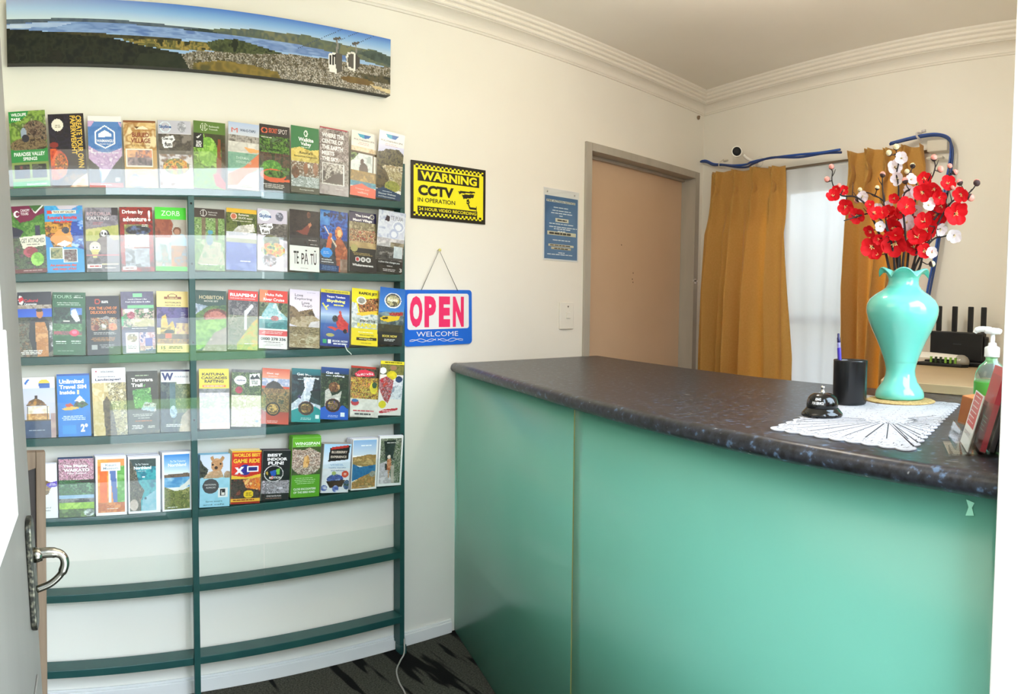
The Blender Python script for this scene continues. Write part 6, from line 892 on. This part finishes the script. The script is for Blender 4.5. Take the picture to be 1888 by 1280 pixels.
hleaf(Cov('5a5654').n(['4a4644', '7a7674', '3a3634'], 5, seed=401).T('f4f0f0', 'WHERE THE', .08, .08, .92, .17, .045).T('f4f0f0', 'CENTRE OF', .08, .21, .92, .30, .045).T('f4f0f0', 'THE EARTH', .08, .34, .92, .43, .045), 0.004, 0.004, 0.188, 0.0095, 'grey leaflets with heavy white capitals standing behind the red ones in the clear holder', '3a3438')
hleaf(Cov('24282e').n(['20242a', '2e343c'], 4, seed=402), -0.0075, 0.004, 0.192, 0.010, 'dark navy folders wedged upright behind the clear holder', '23262c', 0.110)

# ------------------------------------------------------------------ router and modem on the side cabinet
rb = mat('router_black', '0f0f11', 0.45)
rt = empty('wifi_router', BW(1.58, 0.085, 1.0662), 'black router with four upright antennas standing on the fawn cabinet', 'router')
RM = MBW.copy(); RM.translation = Vector((0, 0, 0))
MB().box((-0.135, -0.035, 0.0), (0.125, 0.030, 0.018), M=RM).build('base', rb, rt, bevel=0.004)
rbd_ = MB().box((-0.125, -0.012, 0.018), (0.108, 0.022, 0.132), M=RM).box((0.108, -0.008, 0.045), (0.122, 0.018, 0.118), M=RM).build('body', rb, rt, bevel=0.005)
MB().box((-0.02, -0.0128, 0.082), (0.016, -0.0124, 0.0865), M=RM).build('logo_strip', mat('logo_grey', '4a4a4e', 0.3, 0.6), rbd_)
for x in (-0.098, -0.028, 0.042, 0.098): MB().box((x - 0.0115, 0.004, 0.1325), (x + 0.0115, 0.014, 0.232), M=RM).build('antenna', rb, rt, bevel=0.003)
md = empty('modem', BW(1.565, 0.165, 1.0662), 'flat white modem with green-striped vents lying in front of the black router', 'modem')
MB().prism([(-0.115, -0.032), (0.085, -0.032), (0.10, 0.0), (0.085, 0.03), (-0.115, 0.03)], 0.0, 0.012, M=RM).build('modem_base', rb, md, bevel=0.003)
m = MB()
def _mod(u, v):
    x = -0.112 + 0.19 * u; y = -0.030 + 0.058 * v
    return RM @ Vector((x, y, 0.0125 + 0.038 * math.sin(math.pi * (0.12 + 0.8 * v)) ** 0.8 * (0.9 + 0.1 * math.cos(2 * u))))
m.grid(_mod, 20, 10)
ms_ = m.build('modem_shell', mat('modem_white', 'ece7dc', 0.4), md)
MB().lathe([(0.034, 0.0), (0.033, 0.014), (0.026, 0.026), (0.012, 0.034), (0.0001, 0.035)], 24, M=RM @ Matrix.Translation((0.068, -0.002, 0.012)) @ Matrix.Diagonal((1.0, 0.85, 1, 1))).build('end_cap', mat('modem_grey', '9a9488', 0.4), md)
for k in range(6): MB().box((-0.05 + k * 0.021, -0.0335, 0.014), (-0.042 + k * 0.021, -0.027, 0.036), M=RM @ Matrix.Shear('XZ', 4, (0.0, 0.0))).build('vent', mat('vent_dark', '2a3a1c' if k in (1, 2) else '7aa83c', 0.5) if k < 4 else bpy.data.materials['vent_dark'], ms_)

# ------------------------------------------------------------------ entrance door leaf, frame behind it, cord on the floor
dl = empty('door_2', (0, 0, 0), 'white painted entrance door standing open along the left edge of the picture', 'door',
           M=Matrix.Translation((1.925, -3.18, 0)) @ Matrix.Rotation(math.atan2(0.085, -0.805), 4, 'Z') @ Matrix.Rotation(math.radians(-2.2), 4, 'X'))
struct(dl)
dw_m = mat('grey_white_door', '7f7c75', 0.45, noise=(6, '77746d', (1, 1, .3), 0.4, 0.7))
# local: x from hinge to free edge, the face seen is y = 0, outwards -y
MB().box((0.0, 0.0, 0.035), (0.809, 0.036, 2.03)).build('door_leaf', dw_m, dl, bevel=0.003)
MB().box((0.36, -0.006, 0.995), (0.592, 0.0, 1.225)).build('cover_board', mat('flaking_white_paint', 'f1eee6', 0.6, noise=(22, 'dcd4c4', (1, 1, 4), 0.55, 0.75), bump=(60, 0.5)), dl, bevel=0.002)
MB().box((0.36, -0.004, 1.2255), (0.575, 0.0, 1.30)).build('glazing_bead', white_m, dl, bevel=0.001)
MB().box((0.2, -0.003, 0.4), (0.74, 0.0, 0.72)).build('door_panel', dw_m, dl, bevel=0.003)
ant_m = mat('antiqued_metal', '34342f', 0.35, 0.8, noise=(160, '7a7666', (1, 1, 1), 0.45, 0.65))
hp = MB().prism(rrect(0.700, 0.795, 0.752, 0.955, 0.02), 0.0005, 0.009, M=Matrix(((1, 0, 0, 0), (0, 0, -1, 0), (0, 1, 0, 0), (0, 0, 0, 1)))).build('handle_plate', ant_m, dl, bevel=0.002)
MB().tube(catmull([(0.726, -0.009, 0.900), (0.726, -0.028, 0.903), (0.726, -0.046, 0.900), (0.726, -0.052, 0.888), (0.726, -0.046, 0.872), (0.726, -0.030, 0.858), (0.726, -0.0095, 0.850)], 6), [0.0075] * 10 + [0.0065] * 14 + [0.005] * 13, 12).lathe([(0.011, 0), (0.010, 0.006), (0.008, 0.012)], 16, M=Matrix.Translation((0.726, -0.009, 0.900)) @ Matrix.Rotation(math.pi / 2, 4, 'X')).build('pull_handle', mat('aged_chrome', 'a8a49a', 0.18, 1.0), hp)
# slim wooden frame
wf = empty('wooden_stand', (0.50, -3.11, 0), 'slim brown wooden stand with a dark inset panel behind the entrance door handle', 'stand')
wd_m = mat('greyed_walnut', '8a7560', 0.55, noise=(8, '6f5b48', (1, 6, 0.5), 0.35, 0.7))
WM = Matrix.Rotation(math.radians(-0.9), 4, 'X')
MB().box((-0.016, -0.10, 0.002), (-0.004, 0.012, 0.912), M=WM).build('backing_board', wd_m, wf)
MB().box((-0.0035, -0.010, 0.002), (0.014, 0.013, 0.9125), M=WM).build('stile', wd_m, wf, bevel=0.002)
MB().add([WM @ Vector(p) for p in ((-0.0035, -0.10, 0.8745), (-0.0035, -0.0105, 0.8745), (-0.0035, -0.0105, 0.9125), (-0.0035, -0.10, 0.9125), (0.014, -0.10, 0.8445), (0.014, -0.0105, 0.8745), (0.014, -0.0105, 0.9125), (0.014, -0.10, 0.9125))],
         [(0, 3, 2, 1), (4, 5, 6, 7), (0, 1, 5, 4), (1, 2, 6, 5), (2, 3, 7, 6), (3, 0, 4, 7)]).build('top_rail', wd_m, wf)
MB().box((-0.0035, -0.10, 0.60), (0.002, -0.0105, 0.874), M=WM).build('inset_panel', mat('dark_panel', '2c211c', 0.4), wf)
tag(MB().tube(catmull([(0.05, -1.838, 0.055), (0.085, -1.86, 0.02), (0.10, -1.885, 0.004), (0.15, -1.93, 0.0035), (0.22, -1.962, 0.0035), (0.30, -1.985, 0.0035), (0.45, -2.05, 0.0035)], 8), 0.0028, 8).build('floor_cord', mat('grey_cord', 'a8a49c', 0.5)), 'thin grey cord running over the carpet from the foot of the rack', 'cord')
# ------------------------------------------------------------------ artificial blossom in the vase
# measured on a plane through the vase axis, square to the photographer's view; (a, z) = sideways and up from the rim
VX = Vector((1.641, -1.496, 0)); _v = Vector((2.2 - 1.641, -3.149 + 1.496, 0)).normalized(); _s = Vector((-_v.y, _v.x, 0))
BLOOM_K = 0.0013446 / 3.765
def bp(x, y, depth=0.0): return VX + _s * ((x - 680) * BLOOM_K) + _v * depth + Vector((0, 0, VZ + (752 - (y / 3.765 + 220)) * 0.0013446))
bark = mat('dark_twig', '1e1614', 0.7, noise=(90, '34282a', (1, 1, 1), 0.4, 0.7))
red = mat('red_silk', 'e0141e', 0.6, spec=0.2, noise=(40, 'c80f1a', (1, 1, 1), 0.3, 0.7)); wht = mat('white_silk', 'f0e6e8', 0.6, spec=0.2, noise=(40, 'e4d2d8', (1, 1, 1), 0.4, 0.7))
_translucent(red, 'f02830', 0.15); _translucent(wht, 'f4ecec', 0.2)
pnk = mat('pink_bud', 'e0706a', 0.5, noise=(60, 'f0b49c', (1, 1, 1), 0.4, 0.65)); cream = mat('cream_bud', 'e8dcb8', 0.5, noise=(60, 'd8c07a', (1, 1, 1), 0.45, 0.7)); stam = mat('stamen_yellow', 'f0d890', 0.5)
calyx = mat('dark_calyx', '3a2420', 0.7)
def blossom_mesh(name, petal, seed):
    rg = random.Random(seed); m = MB()
    for k in range(5):
        A = 2 * math.pi * k / 5 + rg.uniform(-.12, .12); tl = rg.uniform(.25, .55); wd = rg.uniform(.52, .62)
        R = Matrix.Rotation(A, 4, 'Z')
        def fn(u, v, R=R, tl=tl, wd=wd):
            p = 2 * math.pi * u; r = 0.56 + 0.46 * v * math.cos(p); y = 0.90 * wd * v * math.sin(p) * (1 + 0.12 * math.cos(p))
            return R @ Vector((r, y, tl * max(0, r) ** 1.6 + 0.5 * y * y * r + 0.03 * math.sin(9 * y + 5 * r)))
        m.grid(fn, 14, 4, 0)
    for k in range(9):
        a = rg.uniform(0, 6.28); q = rg.uniform(.1, .3)
        m.tube([(0, 0, 0.02), (q * .5 * math.cos(a), q * .5 * math.sin(a), .22), (q * math.cos(a), q * math.sin(a), .38)], [.018, .015, .03], 5, 1)
    m.sphere((0, 0, -0.06), 0.13, 2, 8, (1, 1, .8))
    o = m.build(name, [petal, stam, calyx]); me = o.data; bpy.data.objects.remove(o); return me
RB = [blossom_mesh('red_blossom', red, i) for i in range(3)]; WB = [blossom_mesh('white_blossom', wht, i + 10) for i in range(2)]
def bud_mesh(name, mt):
    m = MB().lathe([(0.0001, -1), (0.45, -.92), (0.85, -.5), (1.0, 0), (0.86, .5), (0.5, .88), (0.0001, 1.0)], 12)
    m.lathe([(0.0001, -1.12), (0.55, -1.0), (0.92, -.55), (1.02, -.2)], 10, mi=1)
    o = m.build(name, [mt, calyx]); me = o.data; bpy.data.objects.remove(o); return me
PB, CB = bud_mesh('pink_bud', pnk), bud_mesh('cream_bud', cream)
BRN = [ # skeleton, depth at the tip, label
 ([(600, 1190), (575, 1110), (545, 1000), (490, 860), (440, 760), (400, 690), (330, 645), (240, 640), (190, 590), (172, 540), (175, 480)], .02, 'blossom branch arching furthest left towards the net curtain'),
 ([(625, 1190), (615, 1110), (600, 1000), (570, 900), (510, 800), (440, 770), (350, 800), (275, 830)], .07, 'low blossom branch with red flowers at the left front of the vase'),
 ([(640, 1190), (635, 1100), (610, 960), (580, 830), (545, 720), (520, 650), (440, 600), (355, 578)], -.05, 'blossom branch with pale flowers behind the left red ones'),
 ([(655, 1190), (650, 1100), (640, 900), (625, 700), (622, 560), (605, 470), (615, 390), (597, 310)], -.03, 'tall upright branch with white flowers at the very top'),
 ([(690, 1190), (670, 1100), (680, 900), (655, 640), (735, 580), (830, 530), (862, 450), (850, 400)], .05, 'red blossom branch rising through the middle and bending right'),
 ([(700, 1190), (700, 1100), (720, 800), (745, 600), (740, 500), (705, 440), (714, 390)], -.06, 'upright branch with cream buds in the middle of the bunch'),
 ([(720, 1190), (740, 1100), (780, 950), (850, 810), (930, 690), (965, 570), (968, 480), (962, 430)], .0, 'red blossom branch pointing up beside the hanging blue cables'),
 ([(735, 1190), (755, 1100), (820, 970), (900, 800), (985, 660), (1080, 610), (1120, 575), (1145, 535)], .04, 'red blossom branch reaching furthest right against the wall'),
 ([(740, 1190), (785, 1110), (810, 1000), (870, 920), (930, 905), (985, 895)], .06, 'short low branch with white flowers at the right of the vase'),
 ([(620, 1190), (640, 1100), (625, 960), (560, 860), (540, 760), (520, 620), (512, 510)], .03, 'red blossom branch at the left middle with one pink bud on top')]
FL = [ # x, y, radius, kind, branch
 (190, 650, 37, 'r', 0), (250, 600, 27, 'r', 0), (275, 725, 42, 'r', 0), (205, 605, 22, 'r', 0), (175, 468, 17, 'p', 0), (145, 545, 18, 'p', 0), (225, 580, 14, 'p', 0), (380, 640, 30, 'w', 0),
 (355, 790, 42, 'r', 1), (445, 885, 38, 'r', 1), (470, 770, 42, 'r', 1), (460, 985, 60, 'r', 1), (500, 930, 30, 'r', 1), (510, 850, 28, 'w', 1), (495, 1030, 28, 'r', 1), (440, 720, 25, 'r', 1),
 (355, 575, 15, 'c', 2), (370, 610, 25, 'w', 2), (330, 640, 18, 'p', 2), (480, 700, 30, 'w', 2), (475, 560, 15, 'c', 2), (560, 680, 25, 'w', 2),
 (597, 297, 20, 'c', 3), (550, 335, 20, 'c', 3), (634, 362, 34, 'w', 3), (593, 420, 40, 'w', 3), (610, 505, 37, 'w', 3), (615, 480, 27, 'r', 3), (690, 640, 34, 'w', 3),
 (680, 710, 50, 'r', 4), (785, 620, 48, 'r', 4), (790, 525, 40, 'r', 4), (860, 590, 44, 'r', 4), (850, 393, 20, 'p', 4), (895, 475, 20, 'p', 4), (665, 530, 20, 'p', 4), (610, 955, 70, 'r', 4), (605, 850, 58, 'r', 4), (740, 600, 32, 'w', 4), (595, 655, 28, 'r', 4), (640, 740, 34, 'r', 4),
 (715, 380, 18, 'c', 5), (677, 440, 18, 'c', 5), (710, 500, 32, 'w', 5), (690, 560, 27, 'w', 5), (685, 800, 44, 'w', 5), (750, 710, 36, 'w', 5), (750, 800, 40, 'r', 5), (685, 945, 30, 'w', 5),
 (955, 540, 42, 'r', 6), (962, 425, 16, 'p', 6), (1003, 452, 18, 'p', 6), (900, 640, 38, 'r', 6), (890, 740, 58, 'r', 6), (905, 585, 16, 'c', 6), (820, 855, 64, 'r', 6), (740, 965, 50, 'r', 6), (985, 570, 14, 'p', 6), (830, 690, 34, 'w', 6), (915, 690, 36, 'r', 6),
 (1035, 625, 42, 'r', 7), (1110, 630, 24, 'p', 7), (1015, 742, 60, 'r', 7), (1033, 525, 20, 'p', 7), (1145, 530, 22, 'p', 7), (760, 900, 52, 'r', 7), (800, 800, 48, 'r', 7), (1050, 700, 36, 'r', 7), (920, 845, 36, 'w', 7),
 (1000, 905, 38, 'w', 8), (975, 890, 15, 'p', 8), (810, 1000, 40, 'r', 8), (862, 1010, 30, 'w', 8), (870, 1080, 20, 'c', 8),
 (515, 500, 18, 'p', 9), (560, 745, 42, 'r', 9), (520, 760, 36, 'r', 9), (620, 900, 40, 'r', 9), (590, 760, 30, 'r', 9)]
_fr = random.Random(21); camv = Vector((2.2, -3.149, 1.243))
for bi, (sk, tip, label) in enumerate(BRN):
    n = len(sk); P = [bp(x, y, tip * (i / (n - 1)) ** 1.2) for i, (x, y) in enumerate(sk)]
    base = P[0].copy()
    root = empty('blossom_branch', base, label, 'flowers', 'blossom branches in the vase')
    C_ = catmull(P, 5); k = len(C_)
    sm = MB(); sm.tube([p - base for p in C_], [0.0036 - 0.0024 * i / (k - 1) for i in range(k)], 7)
    for i in range(4):                                                   # bare side twigs
        j = _fr.randrange(k // 3, k - 2); q = C_[j]; d = (C_[j + 1] - q).normalized()
        e = (d + _s * _fr.uniform(-1.2, 1.2) + Vector((0, 0, _fr.uniform(-.2, .9))) + _v * _fr.uniform(-.5, .5)).normalized() * _fr.uniform(.012, .03)
        sm.tube([q - base, q + e * .6 - base, q + e + Vector((0, 0, .004)) - base], [.0013, .0011, .0006], 5)
    kids = []
    for x, y, r, kind, b in FL:
        if b != bi: continue
        depth0 = bp(x, y); t = min(range(3, k), key=lambda i: (C_[i] - depth0 - _v * (C_[i] - depth0).dot(_v)).length); q = C_[t]
        dep = (q - VX).dot(_v) + _fr.uniform(-.012, .03); c = bp(x, y, dep); R = r * BLOOM_K * (1.32 if kind in 'rw' else 1.1)
        toc = (camv - c).normalized()
        if kind in 'rw':
            nrm_ = (toc * 0.9 + (c - q) * 6 + Vector((_fr.uniform(-.6, .6), _fr.uniform(-.3, .3), _fr.uniform(-.45, .55)))).normalized()
            me = _fr.choice(RB if kind == 'r' else WB); nm = 'blossom'; at_ = c - nrm_ * R * 0.25
        else:
            nrm_ = ((c - q).normalized() if (c - q).length > .004 else Vector((0, 0, 1))) + Vector((0, 0, .5)); nrm_.normalize()
            me = PB if kind == 'p' else CB; nm = 'bud'; at_ = c
        o = bpy.data.objects.new(nm, me); COL.objects.link(o); o.parent = root
        o.matrix_local = Matrix.Translation(at_ - base) @ nrm_.to_track_quat('Z', 'Y').to_matrix().to_4x4() @ Matrix.Rotation(_fr.uniform(0, 6.28), 4, 'Z') @ Matrix.Diagonal((R, R, R, 1))
        if kind in 'wc' : o['label'] = 'white blossom' if kind == 'w' else 'cream bud'
        mid_ = (q + at_) / 2 + Vector((0, 0, -.004))
        sm.tube([q - base, mid_ - base, at_ - nrm_ * R * .15 - base], [.0016, .0013, .0011], 5)
    sm.build('stem', bark, root)
